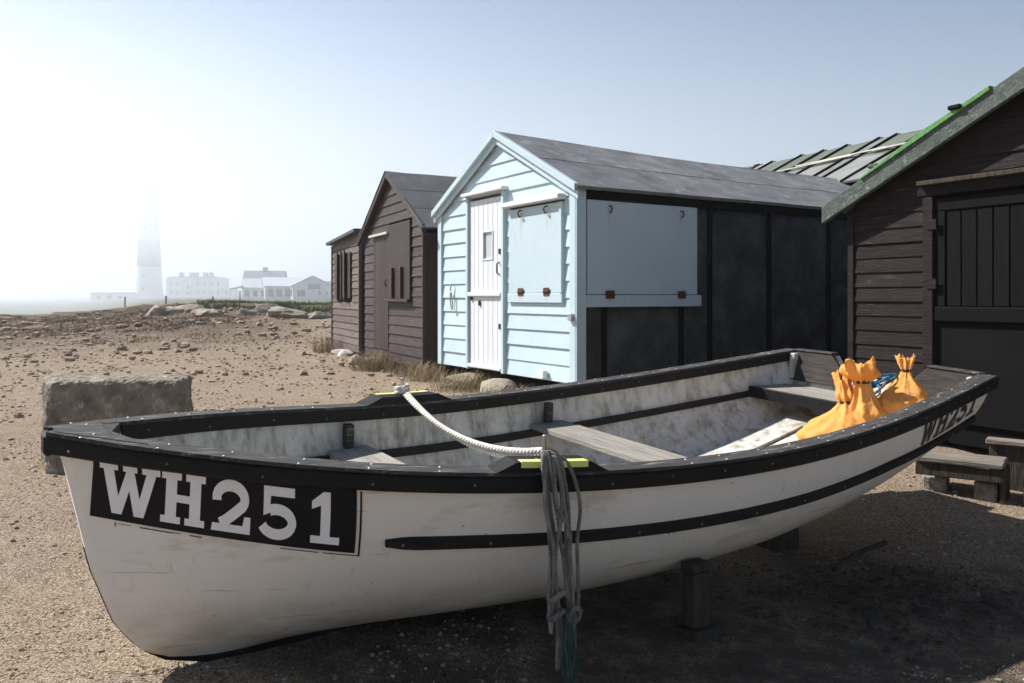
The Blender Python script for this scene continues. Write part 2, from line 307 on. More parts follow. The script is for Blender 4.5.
def build_ground():
    rows = []; r = .6
    while r < 1700: rows.append(r); r *= 1.0155 if r < 80 else 1.04
    an = []; a = -62
    while a < 62: an.append(a); a += .62
    while a < 298: an.append(a); a += 4.0
    V = [(0, 0, G(0, 0))]; F = []; n = len(an); gr = [0.]; dk = [0.]; shade = [0.]
    for r in rows:
        for a in an:
            x = r * math.sin(R(a)); y = r * math.cos(R(a)); V.append((x, y, G(x, y)))
            u = x / max(y, 1)
            g = smooth(r, 36, 60) + smooth(r, 21, 30) * smooth(u, -.33, -.24) * .9
            gr.append(min(1, g) if y > 0 else smooth(r, 30, 60))
            shade.append((1 - smooth(math.hypot((x - 1.25) / 2.1, (y - 2.75) / 1.35) + .35 * noise.noise((x * 1.3, y * 1.3, 60)) + .2 * noise.noise((x * 4, y * 4, 61)), .75, 1.15)) if r < 8 else 0)  # dark soil patch by the boat, painted to deepen its shadow
            dk.append(smooth(r, 14, 24) * (1 - smooth(r, 42, 60)) * (1 - smooth(u, -.32, -.2)) if y > 0 else 0)
    for k in range(n): F.append((0, 1 + (k + 1) % n, 1 + k))
    for i in range(len(rows) - 1):
        b = 1 + i * n
        for k in range(n): k2 = (k + 1) % n; F.append((b + k, b + k2, b + n + k2, b + n + k))
    o = mesh_obj('ground', V, F, None, None, True); o['kind'] = 'structure'
    for nm, dat in (('grass', gr), ('rocky', dk), ('shade_soil', shade)):
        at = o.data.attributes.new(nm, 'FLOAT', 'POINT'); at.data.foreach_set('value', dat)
    m = bpy.data.materials.new('dirt_and_turf'); m.use_nodes = True; nt = m.node_tree; N = nt.nodes; Lk = nt.links
    b = N['Principled BSDF']; b.inputs['Roughness'].default_value = .95; b.inputs['Specular IOR Level'].default_value = .15
    tc = N.new('ShaderNodeTexCoord')
    def noi(s, d=8, ro=.6):
        q = N.new('ShaderNodeTexNoise'); q.inputs['Scale'].default_value = s; q.inputs['Detail'].default_value = d; q.inputs['Roughness'].default_value = ro; Lk.new(tc.outputs['Object'], q.inputs[0]); return q.outputs[0]
    def ramp(f, p0, p1, c0, c1):
        q = N.new('ShaderNodeValToRGB'); e = q.color_ramp.elements; e[0].position = p0; e[1].position = p1; e[0].color = (*c0, 1); e[1].color = (*c1, 1); Lk.new(f, q.inputs[0]); return q.outputs[0]
    def mix(f, a, c):
        q = N.new('ShaderNodeMix'); q.data_type = 'RGBA'
        Lk.new(f, q.inputs['Factor'])
        for s_, k in ((a, 'A'), (c, 'B')):
            if isinstance(s_, tuple): q.inputs[k].default_value = (*s_, 1)
            else: Lk.new(s_, q.inputs[k])
        return q.outputs['Result']
    W_, K_ = (1, 1, 1), (0, 0, 0)
    c = ramp(noi(1.3), .3, .7, (.25, .18, .12), (.35, .262, .178))
    c = mix(ramp(noi(.45, 7, .7), .5, .68, K_, (.6, .6, .6)), c, (.20, .148, .10))
    c = mix(ramp(noi(9, 6, .7), .45, .75, K_, W_), c, (.41, .315, .225))
    c = mix(ramp(noi(34, 6, .75), .52, .72, K_, W_), c, (.15, .112, .078))
    c = mix(ramp(noi(62, 5, .75), .52, .58, K_, (.95, .95, .95)), c, (.075, .053, .036))
    c = mix(ramp(noi(95, 4, .7), .53, .59, K_, (.95, .95, .95)), c, (.52, .43, .33))
    at2 = N.new('ShaderNodeAttribute'); at2.attribute_name = 'rocky'
    mm = N.new('ShaderNodeMath'); mm.operation = 'MULTIPLY'; Lk.new(at2.outputs['Fac'], mm.inputs[0]); Lk.new(ramp(noi(1.1, 8, .7), .30, .50, K_, W_), mm.inputs[1])
    c = mix(mm.outputs[0], c, (.135, .098, .07))
    at3 = N.new('ShaderNodeAttribute'); at3.attribute_name = 'shade_soil'
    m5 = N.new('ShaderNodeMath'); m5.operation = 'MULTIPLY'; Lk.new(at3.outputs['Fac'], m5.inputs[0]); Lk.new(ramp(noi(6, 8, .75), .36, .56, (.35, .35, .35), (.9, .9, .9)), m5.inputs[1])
    c = mix(m5.outputs[0], c, (.085, .068, .050))  # darker earth colour, boat shadow strengthened in the ground paint
    at = N.new('ShaderNodeAttribute'); at.attribute_name = 'grass'
    gcol = ramp(noi(.22, 8, .7), .35, .65, (.115, .105, .052), (.085, .105, .042))
    m2 = N.new('ShaderNodeMath'); m2.operation = 'MULTIPLY_ADD'; m2.use_clamp = True
    Lk.new(noi(.9, 8, .7), m2.inputs[0]); m2.inputs[1].default_value = 1.6
    m3 = N.new('ShaderNodeMath'); m3.operation = 'MULTIPLY_ADD'; Lk.new(at.outputs['Fac'], m3.inputs[0]); m3.inputs[1].default_value = 2.2; m3.inputs[2].default_value = -1.6
    Lk.new(m3.outputs[0], m2.inputs[2])
    c = mix(m2.outputs[0], c, gcol)
    Lk.new(c, b.inputs['Base Color'])
    bn = N.new('ShaderNodeMath'); bn.operation = 'MULTIPLY_ADD'; Lk.new(noi(70, 8, .8), bn.inputs[0]); bn.inputs[1].default_value = 1.0
    bn2 = N.new('ShaderNodeMath'); bn2.operation = 'MULTIPLY_ADD'; Lk.new(noi(15, 5, .6), bn2.inputs[0]); bn2.inputs[1].default_value = 2.2; Lk.new(bn.outputs[0], bn2.inputs[2])
    vo = N.new('ShaderNodeTexVoronoi'); vo.inputs['Scale'].default_value = 130; Lk.new(tc.outputs['Object'], vo.inputs['Vector']); Lk.new(vo.outputs['Distance'], bn.inputs[2])
    bp = N.new('ShaderNodeBump'); bp.inputs['Strength'].default_value = .9; bp.inputs['Distance'].default_value = .012
    Lk.new(bn2.outputs[0], bp.inputs['Height']); Lk.new(bp.outputs[0], b.inputs['Normal'])
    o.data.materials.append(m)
build_ground()

# unit rock shapes
def rock_shape(seed, sub=1):
    bm = bmesh.new(); bmesh.ops.create_icosphere(bm, subdivisions=sub, radius=1)
    for v in bm.verts:
        n_ = v.co.copy(); k = 1 + .35 * noise.noise(n_ * 1.2 + Vector((seed * 7.1, 0, 0))) + .18 * noise.noise(n_ * 2.6 + Vector((0, seed * 3.3, 0))) + (.10 * noise.noise(n_ * 6 + Vector((0, 0, seed))) if sub > 2 else 0)
        v.co = n_ * k
        if sub > 1:   # facet the stone with a few flattening planes
            for j in range(7):
                rnd = random.Random(seed * 31 + j); d = Vector((rnd.uniform(-1, 1), rnd.uniform(-1, 1), rnd.uniform(-1, 1))).normalized()
                h = v.co.dot(d) - .68
                if h > 0: v.co -= d * h * .85
    r = ([v.co.copy() for v in bm.verts], [tuple(v.index for v in f.verts) for f in bm.faces]); bm.free(); return r
PEB = [rock_shape(i, 1) for i in range(8)]
def stone_into(V, F, x, y, sx, sy, sz, rz, sink=.3, shp=None):
    vs_, fs = shp or random.choice(PEB); b = len(V); c, s = math.cos(rz), math.sin(rz); z = G(x, y) + sz * (1 - 2 * sink) * .6
    for v in vs_: V.append((x + (v.x * c * sx - v.y * s * sy), y + (v.x * s * sx + v.y * c * sy), z + v.z * sz))
    F.extend(tuple(i + b for i in f) for f in fs)
V, F = [], []
for i in range(30000):       # fine gravel near the camera, coarser further off
    d = 1.9 * math.exp(random.random() ** .8 * 2.7); a = R(random.uniform(-40, 40)); x, y = d * math.sin(a), d * math.cos(a)
    s = random.choice((.2, .25, .3, .3, .35, .4, .4, .5, .6, .85)) * random.uniform(.6, 1.2) * (.005 + .0019 * d)
    if noise.noise((x * .7, y * .7, 8)) < -.12 and s < .02: continue
    stone_into(V, F, x, y, s * random.uniform(.9, 1.4), s, s * random.uniform(.55, .95), random.uniform(0, 6.3), .15)
for i in range(2300):       # loose stones on the rough ground further away
    d = random.uniform(7, 34); a = R(random.uniform(-34, -8)); x, y = d * math.sin(a), d * math.cos(a)
    s = random.uniform(.3, 1) ** 5 * (.03 + .0036 * d)
    if noise.noise((x * .3, y * .3, 2)) < -.05: s *= .5
    stone_into(V, F, x, y, s * random.uniform(.8, 1.4), s, s * random.uniform(.5, .9), random.uniform(0, 6.3), .15)
g = mesh_obj('gravel', V, F, M['gravel']); tag(g, 'loose tan gravel and small stones strewn over the dirt', 'gravel'); g['kind'] = 'stuff'

def boulder(name, x, y, sx, sy, sz, rz, seed, m, label, cat='rock', sink=.3, group=None):
    vs_, fs = rock_shape(seed, 3); o = mesh_obj(name, [(v.x * sx, v.y * sy, v.z * sz) for v in vs_], fs, m, None, False)
    o.location = (x, y, G(x, y) + sz * (.6 - 1.5 * sink)); o.rotation_euler = (0, 0, rz); tag(o, label, cat, group); return o
def px(u, y): return (u - 512) / 820 * y
boulder('boulder', px(291, 25), 25, .72, .4, .33, .12, 3, M['rock'], 'largest grey boulder on the rocky rise, left of the dark sheds', sink=.32)
boulder('boulder', px(268, 28), 28, .55, .4, .36, .45, 4, M['rock'], 'tilted dark brown rock slab behind the largest grey boulder')
boulder('boulder', px(208, 25.5), 25.5, .48, .4, .25, -.1, 5, M['rock'], 'squat grey boulder in the middle of the rocky rise')
boulder('boulder', px(158, 26), 26, .40, .4, .30, .3, 6, M['rock'], 'upright dark boulder on the rocky rise below the lighthouse')
boulder('boulder', px(172, 26.6), 26.6, .42, .3, .26, .1, 8, M['rock'], 'pale broad boulder touching the upright dark one on the rise')
boulder('boulder', px(246, 26), 26, .34, .3, .2, .2, 9, M['rock'], 'small rounded rock between the squat and the largest boulder')
boulder('boulder', px(318, 25), 25, .35, .3, .2, .3, 10, M['rock'], 'brown rock at the foot of the rise beside the leftmost shed')
boulder('boulder', px(190, 29), 29, .55, .4, .26, .0, 11, M['rock'], 'dark low outcrop on the skyline of the rocky rise')

# dry grass: blades in clumps
def blades(V, F, x, y, n, h, spread, lean=.5, wd=.004):
    for i in range(n):
        a = random.uniform(0, 6.283); r = spread * random.random() ** .7; bx, by = x + r * math.cos(a), y + r * math.sin(a); z = G(bx, by) - .01
        hh = h * random.uniform(.4, 1.1); la = random.uniform(0, 6.283); l = hh * random.uniform(.1, lean); ca, sa = math.cos(la), math.sin(la); b = len(V); ww = wd * random.uniform(.7, 1.4)
        V += [(bx - sa * ww, by + ca * ww, z), (bx + sa * ww, by - ca * ww, z), (bx + ca * l * .4 + sa * ww * .7, by + sa * l * .4 - ca * ww * .7, z + hh * .6), (bx + ca * l * .4 - sa * ww * .7, by + sa * l * .4 + ca * ww * .7, z + hh * .6), (bx + ca * l, by + sa * l, z + hh)]
        F += [(b, b + 1, b + 2, b + 3), (b + 3, b + 2, b + 4)]
V, F = [], []
for i in range(420):
    d = random.uniform(17, 36); u = random.uniform(-10, 150) if i % 3 else random.uniform(100, 330); y = d; x = px(u, y)
    if noise.noise((x * .35, y * .35, 12)) < (.05 if i % 3 else .22): continue
    blades(V, F, x, y, 40, random.uniform(.06, .16), .45, 1.2, .006)
o = mesh_obj('dry_grass', V, F, M['straw']); tag(o, 'straw coloured dry grass over the rocky rise', 'grass'); o['kind'] = 'stuff'
V, F = [], []
for i in range(3000):
    y = random.uniform(14, 38); u = random.uniform(-15, 335); x = px(u, y)
    if noise.noise((x * .28, y * .28, 33)) + .5 * noise.noise((x * .9, y * .9, 5)) < .02 + .55 * (1 - smooth(y, 15, 25)): continue
    blades(V, F, x, y, 34, random.uniform(.03, .09), .38, 2.6, .009)
o = mesh_obj('heath_scrub', V, F, M['scrub']); tag(o, 'dark brown low scrub across the rocky rise', 'scrub'); o['kind'] = 'stuff'
V, F = [], []
for i in range(900):
    y = random.uniform(30, 52); u = random.uniform(205, 345); x = px(u, y)
    if noise.noise((x * .25, y * .25, 21)) < -.05: continue
    blades(V, F, x, y, 22, random.uniform(.1, .28), .5, .7, .012)
o = mesh_obj('green_grass', V, F, M['greengrass']); tag(o, 'green grass bank in front of the white hall', 'grass'); o['kind'] = 'stuff'

# ------------------------------------------------------------------ huts
def clip(poly, f):
    out = []
    for i, p in enumerate(poly):
        q = poly[(i + 1) % len(poly)]; a, b = f(p), f(q)
        if a >= 0: out.append(p)
        if a * b < 0: t = a / (a - b); out.append((p[0] + (q[0] - p[0]) * t, p[1] + (q[1] - p[1]) * t))
    return out
def board(poly, z0, z1, tb, tt, m, parent, y0=0, name='board', axis='x'):
    """weatherboard: polygon in the wall plane, thick lower edge"""
    bm = bmesh.new(); jb = random.uniform(-.0025, .0025)
    def yo(z): return -(tt + (tb - tt) * (z1 - z) / (z1 - z0)) + jb
    mk = (lambda s, d, z: (s, y0 + d, z)) if axis == 'x' else (lambda s, d, z: (y0 - d, s, z))
    a = [bm.verts.new(mk(p[0], yo(p[1]), p[1])) for p in poly]; b = [bm.verts.new(mk(p[0], .004, p[1])) for p in poly]
    bm.faces.new(a); bm.faces.new(b[::-1]); n = len(poly)
    for i in range(n): bm.faces.new((a[i], b[i], b[(i + 1) % n], a[(i + 1) % n]))
    bmesh.ops.bevel(bm, geom=[e for e in bm.edges if abs(e.verts[0].co.z - z0) < 1e-4 and abs(e.verts[1].co.z - z0) < 1e-4], offset=.004, segments=2, profile=.5, affect='EDGES')
    return bm_obj(name, bm, m, parent)
def clapboards(outline, zb, zt, pitch, m, parent, openings=(), tb=.022, tt=.006, y0=0, axis='x'):
    z = zb
    while z < zt - .01:
        z1 = min(z + pitch, zt); strip = clip(clip(outline, lambda p: p[1] - z), lambda p: z1 - p[1])
        if len(strip) >= 3:
            x0 = min(p[0] for p in strip); x1 = max(p[0] for p in strip); zm = (z + z1) / 2; spans = [(x0, x1)]
            for (a, b, c, d) in openings:
                if c < zm < d:
                    spans = [t for s in spans for t in ((s[0], min(s[1], a)), (max(s[0], b), s[1])) if t[1] - t[0] > .015]
            for s in spans:
                pl = clip(clip(strip, lambda p: p[0] - s[0]), lambda p: s[1] - p[0])
                if len(pl) >= 3: board(pl, z, z1 - .0015, tb, tt, m, parent, y0, axis=axis)
        z = z1
def roof_slope(parent, r0, r1, e0, e1, n, m, thick=.03, name='roof_felt', sag=.0, seg=24, wob=.006, across=False):
    """felt strips laid from eave to ridge (or side by side if across), each lapping the one below"""
    r0, r1, e0, e1 = map(Vector, (r0, r1, e0, e1)); nrm = (r1 - r0).cross(e0 - r0).normalized()
    if nrm.z < 0: nrm = -nrm
    def P(u, v): return (r0.lerp(r1, u)).lerp(e0.lerp(e1, u), v)
    for k in range(n):
        V, F = [], []; cols, rowsN = (seg, 4) if not across else (5, seg)
        a, b = k / n, (k + 1) / n
        for i in range(cols + 1):
            for j in range(rowsN + 1):
                u, v = (i / cols, a + (b - a) * j / rowsN + (.02 if j == rowsN and k < n - 1 else 0)) if not across else (a + (b - a) * i / cols, j / rowsN)
                p = P(u, v); lift = thick + (.003 * (n - k) + .001 * (j / rowsN) if not across else .003 * (k % 2))
                q = p + nrm * lift + Vector((0, 0, -sag * (1 - v) * math.sin(math.pi * u) + wob * noise.noise(p * 2.2) + wob * .5 * noise.noise(p * 7)))
                V += [q, q - nrm * (thick if (k == n - 1 or across) else .004)]
        w_ = rowsN + 1
        for i in range(cols):
            for j in range(rowsN):
                A, B, C, D = (i * w_ + j) * 2, ((i + 1) * w_ + j) * 2, ((i + 1) * w_ + j + 1) * 2, (i * w_ + j + 1) * 2
                F += [(A, B, C, D), (A + 1, D + 1, C + 1, B + 1)]
        for i in range(cols):
            for j in (0, rowsN): A, B = (i * w_ + j) * 2, ((i + 1) * w_ + j) * 2; F.append((A, A + 1, B + 1, B))
        for j in range(rowsN):
            for i in (0, cols): A, B = (i * w_ + j) * 2, (i * w_ + j + 1) * 2; F.append((A, B, B + 1, A + 1))
        bm = bmesh.new(); bv = [bm.verts.new(v) for v in V]
        for f in F: bm.faces.new([bv[i] for i in f])
        bm_obj(name, bm, m[k % len(m)] if isinstance(m, list) else m, parent, False)
def hook(parent, x, y, z, m, axis='x'):
    V, F = [], []
    pts = [(0, 0, .035), (0, -.03, .03), (0, -.045, .0), (0, -.03, -.03), (0, -.012, -.035)]
    if axis != 'x': pts = [(-p[1], p[0], p[2]) for p in pts]
    tube_data([(x + p[0], y + p[1], z + p[2]) for p in pts], .008, 6, V, F)
    return mesh_obj('hook', V, F, m, parent, True)
def hinge(parent, x, y, z, axis='x'):
    if axis == 'x': h = box('hinge', x - .05, x + .05, y - .008, y, z - .04, z + .04, M['rust'], parent, .002); beam('hinge_pin', (x - .05, y - .011, z), (x + .05, y - .011, z), .014, .014, M['rust'], h)
    else: h = box('hinge', y, y + .008, x - .055, x + .055, z - .04, z + .04, M['rust'], parent, .002); beam('hinge_pin', (y + .011, x - .055, z), (y + .011, x + .055, z), .014, .014, M['rust'], h)

rust_runs(M['bluehatch'], [('X', .50, 1.74, .45, .035), ('X', .99, 1.74, .30, .035), ('X', .50, .885, .12, .05), ('X', .99, .885, .12, .05), ('Y', .37, 1.72, .30, .03), ('Y', 1.33, 1.72, .22, .03), ('Y', .37, .85, .10, .05), ('Y', 1.33, .85, .10, .05)])
# ---- the pale blue hut.  local x along the front (left to right), y into the depth
k = .62; nrm_ = math.hypot(k, 1); fx = Vector((k / nrm_, -1 / nrm_, 0))          # left -> right along the front
RC = Vector((.62, 8.0, 0)); W = 2.86; HZ = .2
blue = empty('beach_hut', RC - fx * W / 2 + Vector((0, 0, HZ)), math.atan2(fx.y, fx.x), 'pale blue weatherboarded hut with white stable door and felt-clad side', 'hut')
hw = W / 2; EZ = 1.94; AZ = 2.66; LEN = 8.8
apex = lambda x: EZ + (AZ - EZ) * (1 - abs(x) / hw)
out = [(-hw, 0), (hw, 0), (hw, EZ), (0, AZ), (-hw, EZ)]
DX0, DX1, DZ0, DZ1 = -.66, .10, .02, 1.98        # door
HX0, HX1, HZ0, HZ1 = .23, 1.26, .79, 1.80        # hatch on the front
prism('wall_core', [(-hw + .01, .02), (hw - .01, .02), (hw - .01, EZ - .02), (0, AZ - .03), (-hw + .01, EZ - .02)], .012, LEN, M['feltwall'], blue)
clapboards([(-hw + .05, 0), (hw - .05, 0), (hw - .05, EZ), (0, AZ - .02), (-hw + .05, EZ)], .0, AZ, .168, M['blue'], blue, [(DX0 - .055, DX1 + .055, -1, DZ1 + .05), (HX0, HX1, HZ0, HZ1 + .02)])
for s, nm in ((-1, 'corner_post'), (1, 'corner_post')):
    box(nm, s * hw - .05, s * hw + .05, -.04, .06, .0, EZ - .02, M['blue'], blue)
    # barge board in two steps
    for (o_, dz, th) in ((0, .0, .045), (.0, -.075, .028)):
        p = [(s * (hw + .12), EZ - .075 + dz * 1), (0, AZ - .02 + dz), (0, AZ + .055 + dz * .35), (s * (hw + .12), EZ + .0 + dz * .35)]
        prism('barge_board', p if s > 0 else p[::-1], -.10 if dz == 0 else -.062, -.045, M['blue'], blue, .003)
# door: two leaves of vertical boards
dr = box('stable_door', DX0, DX1, -.004, .008, DZ0, DZ1, M['white'], blue)
nb = 7; bw = (DX1 - DX0) / nb
for (z0, z1) in ((DZ0 + .01, .86), (.89, DZ1)):
    for i in range(nb):
        if z0 > .5 and i in (3, 4):
            box('board', DX0 + i * bw + .0015, DX0 + (i + 1) * bw - .0015, -.026, -.004, z0, 1.28, M['white'], dr, .004)
            box('board', DX0 + i * bw + .0015, DX0 + (i + 1) * bw - .0015, -.026, -.004, 1.60, z1, M['white'], dr, .004)
        else: box('board', DX0 + i * bw + .0015, DX0 + (i + 1) * bw - .0015, -.026, -.004, z0, z1, M['white'], dr, .004)
wx0, wx1 = DX0 + 3 * bw, DX0 + 5 * bw
box('pane', wx0 + .01, wx1 - .01, -.012, -.006, 1.29, 1.59, M['paleglass'], dr, 0)
for a in ((wx0 - .012, wx0 + .012, 1.27, 1.61), (wx1 - .012, wx1 + .012, 1.27, 1.61)): box('window_bead', a[0], a[1], -.036, -.012, a[2], a[3], M['white'], dr)
for a in ((wx0 + .013, wx1 - .013, 1.27, 1.29), (wx0 + .013, wx1 - .013, 1.59, 1.61)): box('window_bead', a[0], a[1], -.034, -.012, a[2], a[3], M['white'], dr)
box('weather_strip', DX0, DX1, -.062, -.027, .855, .905, M['white'], dr, .01)
box('weather_strip', DX0, DX1, -.062, -.027, DZ0, DZ0 + .045, M['white'], dr, .01)
V, F = [], []; tube_data([(DX1 - .07, -.027, 1.10), (DX1 - .07, -.06, 1.12), (DX1 - .07, -.06, 1.22), (DX1 - .07, -.027, 1.24)], .009, 6, V, F); mesh_obj('handle', V, F, M['cord'], dr, True)
for (x, z) in ((DX1 - .05, 1.36), (DX1 - .05, .52), (DX0 + .25, .78), (DX0 + .06, .84)): box('latch', x - .018, x + .018, -.045, -.027, z - .03, z + .03, M['cord'], dr)
for x0, x1 in ((DX0 - .055, DX0 - .004), (DX1 + .004, DX1 + .055)): box('door_frame', x0, x1, -.055, .01, .0, DZ1 + .05, M['blue'], blue)
box('door_head', DX0 - .10, DX1 + .10, -.10, .0, DZ1 + .055, DZ1 + .095, M['white'], blue, .008)
# front hatch
h = box('hatch', HX0 + .01, HX1 - .05, -.036, .006, HZ0 + .10, HZ1, M['bluehatch'], blue, .005)
box('hatch_rail', HX0, HX1, -.045, .006, HZ0, HZ0 + .097, M['bluehatch'], blue, .005)
box('hatch_frame', HX1 - .046, HX1, -.05, .006, HZ0 + .1, HZ1, M['blue'], blue, .004)
prism('hatch_head', [(HX0 - .04, HZ1 + .02), (HX1 + .03, HZ1 + .02), (HX1 + .03, HZ1 + .075), (HX0 - .04, HZ1 + .075)], -.11, .0, M['white'], blue, .01)
for x in (HX0 + .27, HX1 - .27): hook(blue, x, -.036, HZ1 - .06, M['rust']); hinge(blue, x, -.045, HZ0 + .115)
V, F = [], []; tube_data(catmull([(-1.10, -.035, 1.02), (-1.10, -.05, .98), (-1.12, -.045, .82), (-1.08, -.05, .70), (-1.05, -.05, .74), (-1.09, -.05, .92)], 6), .008, 6, V, F); mesh_obj('bracket', V, F, M['steel'], blue, True)
box('socket_box', hw - .56, hw - .44, -.085, -.03, .02, .10, M['white'], blue); box('socket_box', hw - .035, hw + .03, -.075, -.042, .62, .69, M['steel'], blue)
# side wall (right): felt panels, battens, hatch
X = hw + .005
T = lambda t: t   # distance along the side
bat = [.0, .33, 1.36, 1.78, 2.72, 3.78, 4.85, 5.9, 6.8, 7.8, LEN]
for i in range(len(bat) - 1):
    y0, y1 = bat[i], bat[i + 1]
    top = .745 if i < 2 else EZ - .13
    V, F = [], []; nx, nz = 6, 10
    for a in range(nx + 1):
        for c in range(nz + 1):
            y = y0 + (y1 - y0) * a / nx; z = top * c / nz; V.append((X + .004 + .012 * noise.noise((y * 1.7, z * 1.4, 3)) + .004 * noise.noise((y * 6, z * 5, 9)), y, z))
    for a in range(nx):
        for c in range(nz): A = a * (nz + 1) + c; F.append((A, A + nz + 1, A + nz + 2, A + 1))
    bm = bmesh.new(); bv = [bm.verts.new(v) for v in V]
    for f in F: bm.faces.new([bv[q] for q in f])
    bmesh.ops.solidify(bm, geom=bm.faces[:], thickness=.02)
    bm_obj('felt_panel', bm, M['feltwall'], blue, True)
for y in bat[1:-1]:
    if y in (.33, 1.36): box('batten', X + .008, X + .045, y - .025, y + .025, .0, .745, M['batten'], blue)
    else: box('batten', X + .008, X + .045, y - .025, y + .025, .0, EZ - .13, M['batten'], blue)
box('side_corner_post', hw + .053, hw + .075, -.04, .075, .0, EZ - .02, M['blue'], blue)
box('eave_board', X - .01, X + .055, .078, LEN, EZ - .128, EZ - .01, M['batten'], blue)
sh = box('side_hatch', X + .012, X + .055, .10, 1.57, .875, EZ - .135, M['bluehatch'], blue, .006)
box('side_hatch_rail', X + .01, X + .066, .078, 1.62, .75, .87, M['bluehatch'], blue, .006)
for y in (.37, 1.33): hook(blue, X + .055, y, EZ - .22, M['rust'], 'y'); hinge(blue, y, X + .066, .872, 'y')
roof_slope(blue, (0, -.09, AZ + .01), (0, LEN + .1, AZ + .01), (hw + .13, -.09, EZ - .055), (hw + .13, LEN + .1, EZ - .055), 2, M['felt'], .035, sag=.09)
roof_slope(blue, (0, -.09, AZ + .01), (0, LEN + .1, AZ + .01), (-hw - .13, -.09, EZ - .055), (-hw - .13, LEN + .1, EZ - .055), 2, M['felt'], .035, sag=.09)

# ---- brown gabled hut
k = .47; n_ = math.hypot(k, 1); fx = Vector((k / n_, -1 / n_, 0)); RC = Vector((-1.135, 10.7, 0)); W = 2.95
br = empty('beach_hut', RC - fx * W / 2 + Vector((0, 0, .05)), math.atan2(fx.y, fx.x), 'dark brown gabled wooden hut with closed hatch, next to the pale blue hut', 'hut')
hw = W / 2; EZ = 1.98; AZ = 2.80; LEN = 3.4
prism('wall_core', [(-hw + .01, .1), (hw - .01, .1), (hw - .01, EZ - .03), (0, AZ - .05), (-hw + .01, EZ - .03)], .012, LEN, M['darkpanel'], br)
clapboards([(-hw + .02, 0), (hw - .02, 0), (hw - .02, EZ), (0, AZ - .03), (-hw + .02, EZ)], .06, AZ, .135, M['brown'], br, [(-.93, -.10, .2, 1.93), (-.10, .98, .95, 2.05)])
nb = 6
dr = box('door', -.92, -.11, -.004, .008, .21, 1.92, M['brownv'], br)
for i in range(nb): w_ = .81 / nb; box('board', -.92 + i * w_ + .001, -.92 + (i + 1) * w_ - .001, -.024, -.004, .21, 1.92, M['brownv'], dr, .003)
box('door_head', -1.0, -.02, -.08, .0, 1.925, 1.96, M['palebatten'], br)
V, F = [], []; tube_data([(-.19, -.025, 1.26), (-.19, -.05, 1.24), (-.19, -.05, 1.18), (-.19, -.025, 1.16)], .01, 6, V, F); mesh_obj('handle', V, F, M['rust'], dr, True)
hb = box('hatch', -.09, .97, -.045, .006, .97, 2.05, M['brownv'], br)
for x in (.20, .62): box('hatch_prop', x - .05, x + .05, -.085, -.046, .99, 1.42, M['brownv'], hb)
box('hatch_sill', -.13, 1.0, -.09, .0, .93, .967, M['brown'], br)
for s in (-1, 1):
    p = [(s * (hw + .16), EZ - .15), (0, AZ - .05), (0, AZ + .035), (s * (hw + .16), EZ - .05)]
    prism('barge_board', p if s > 0 else p[::-1], -.10, -.06, M['brown'], br, .003)
    roof_slope(br, (0, -.11, AZ + .01), (0, LEN + .1, AZ + .01), (s * (hw + .17), -.11, EZ - .10), (s * (hw + .17), LEN + .1, EZ - .10), 3, M['feltdark'], .025, sag=.02)
for i, y in enumerate((0.02, .85, 1.7, 2.55)): box('side_panel', hw - .005, hw + .016, y, y + .83, .1, EZ - .14, M['brownv'], br)
for y in (.85, 1.7, 2.55): box('batten', hw + .016, hw + .04, y - .025, y + .025, .1, EZ - .14, M['batten'], br)
box('corner_trim', hw - .018, hw + .03, -.04, .018, .06, EZ - .1, M['brown'], br)

# ---- leftmost pent-roofed hut
k = .42; n_ = math.hypot(k, 1); fx = Vector((k / n_, -1 / n_, 0)); RC = Vector((-2.60, 14.1, 0)); W = 2.55
pe = empty('beach_hut', RC - fx * W / 2 + Vector((0, 0, .06)), math.atan2(fx.y, fx.x), 'leftmost small grey-brown hut with flat sloping roof and shuttered window', 'hut')
hw = W / 2; ZL, ZR, LEN = 2.03, 2.12, 2.2
prism('wall_core', [(-hw + .01, .08), (hw - .01, .08), (hw - .01, ZR - .02), (-hw + .01, ZL - .02)], .012, LEN, M['darkpanel'], pe)
clapboards([(-hw + .02, 0), (hw - .02, 0), (hw - .02, ZR), (-hw + .02, ZL)], .02, ZR, .125, M['greyboard'], pe, [(-.72, .62, .95, 1.82)])
for i, (a, b) in enumerate(((-.70, -.38), (-.36, -.03), (.0, .30), (.32, .60))): box('shutter', a, b, -.05 - .03 * (i in (0, 2)), .005, .97, 1.80, M['brownv'], pe)
for x in (-.37, -.01, .31): box('shutter_bar', x - .035, x + .035, -.105, -.082, .93, 1.84, M['brownv'], pe)
prism('roof_edge', [(-hw - .04, ZL - .01), (hw + .08, ZR - .02), (hw + .08, ZR + .04), (-hw - .04, ZL + .045)], -.14, LEN + .1, M['feltdark'], pe, .004)
box('side_panel', hw - .004, hw + .018, .02, LEN, .08, ZR - .03, M['brownv'], pe); box('corner_trim', hw - .018, hw + .026, -.04, .018, .02, ZR - .02, M['greyboard'], pe)
box('corner_trim', -hw - .02, -hw + .018, -.04, .018, .02, ZL - .02, M['greyboard'], pe)

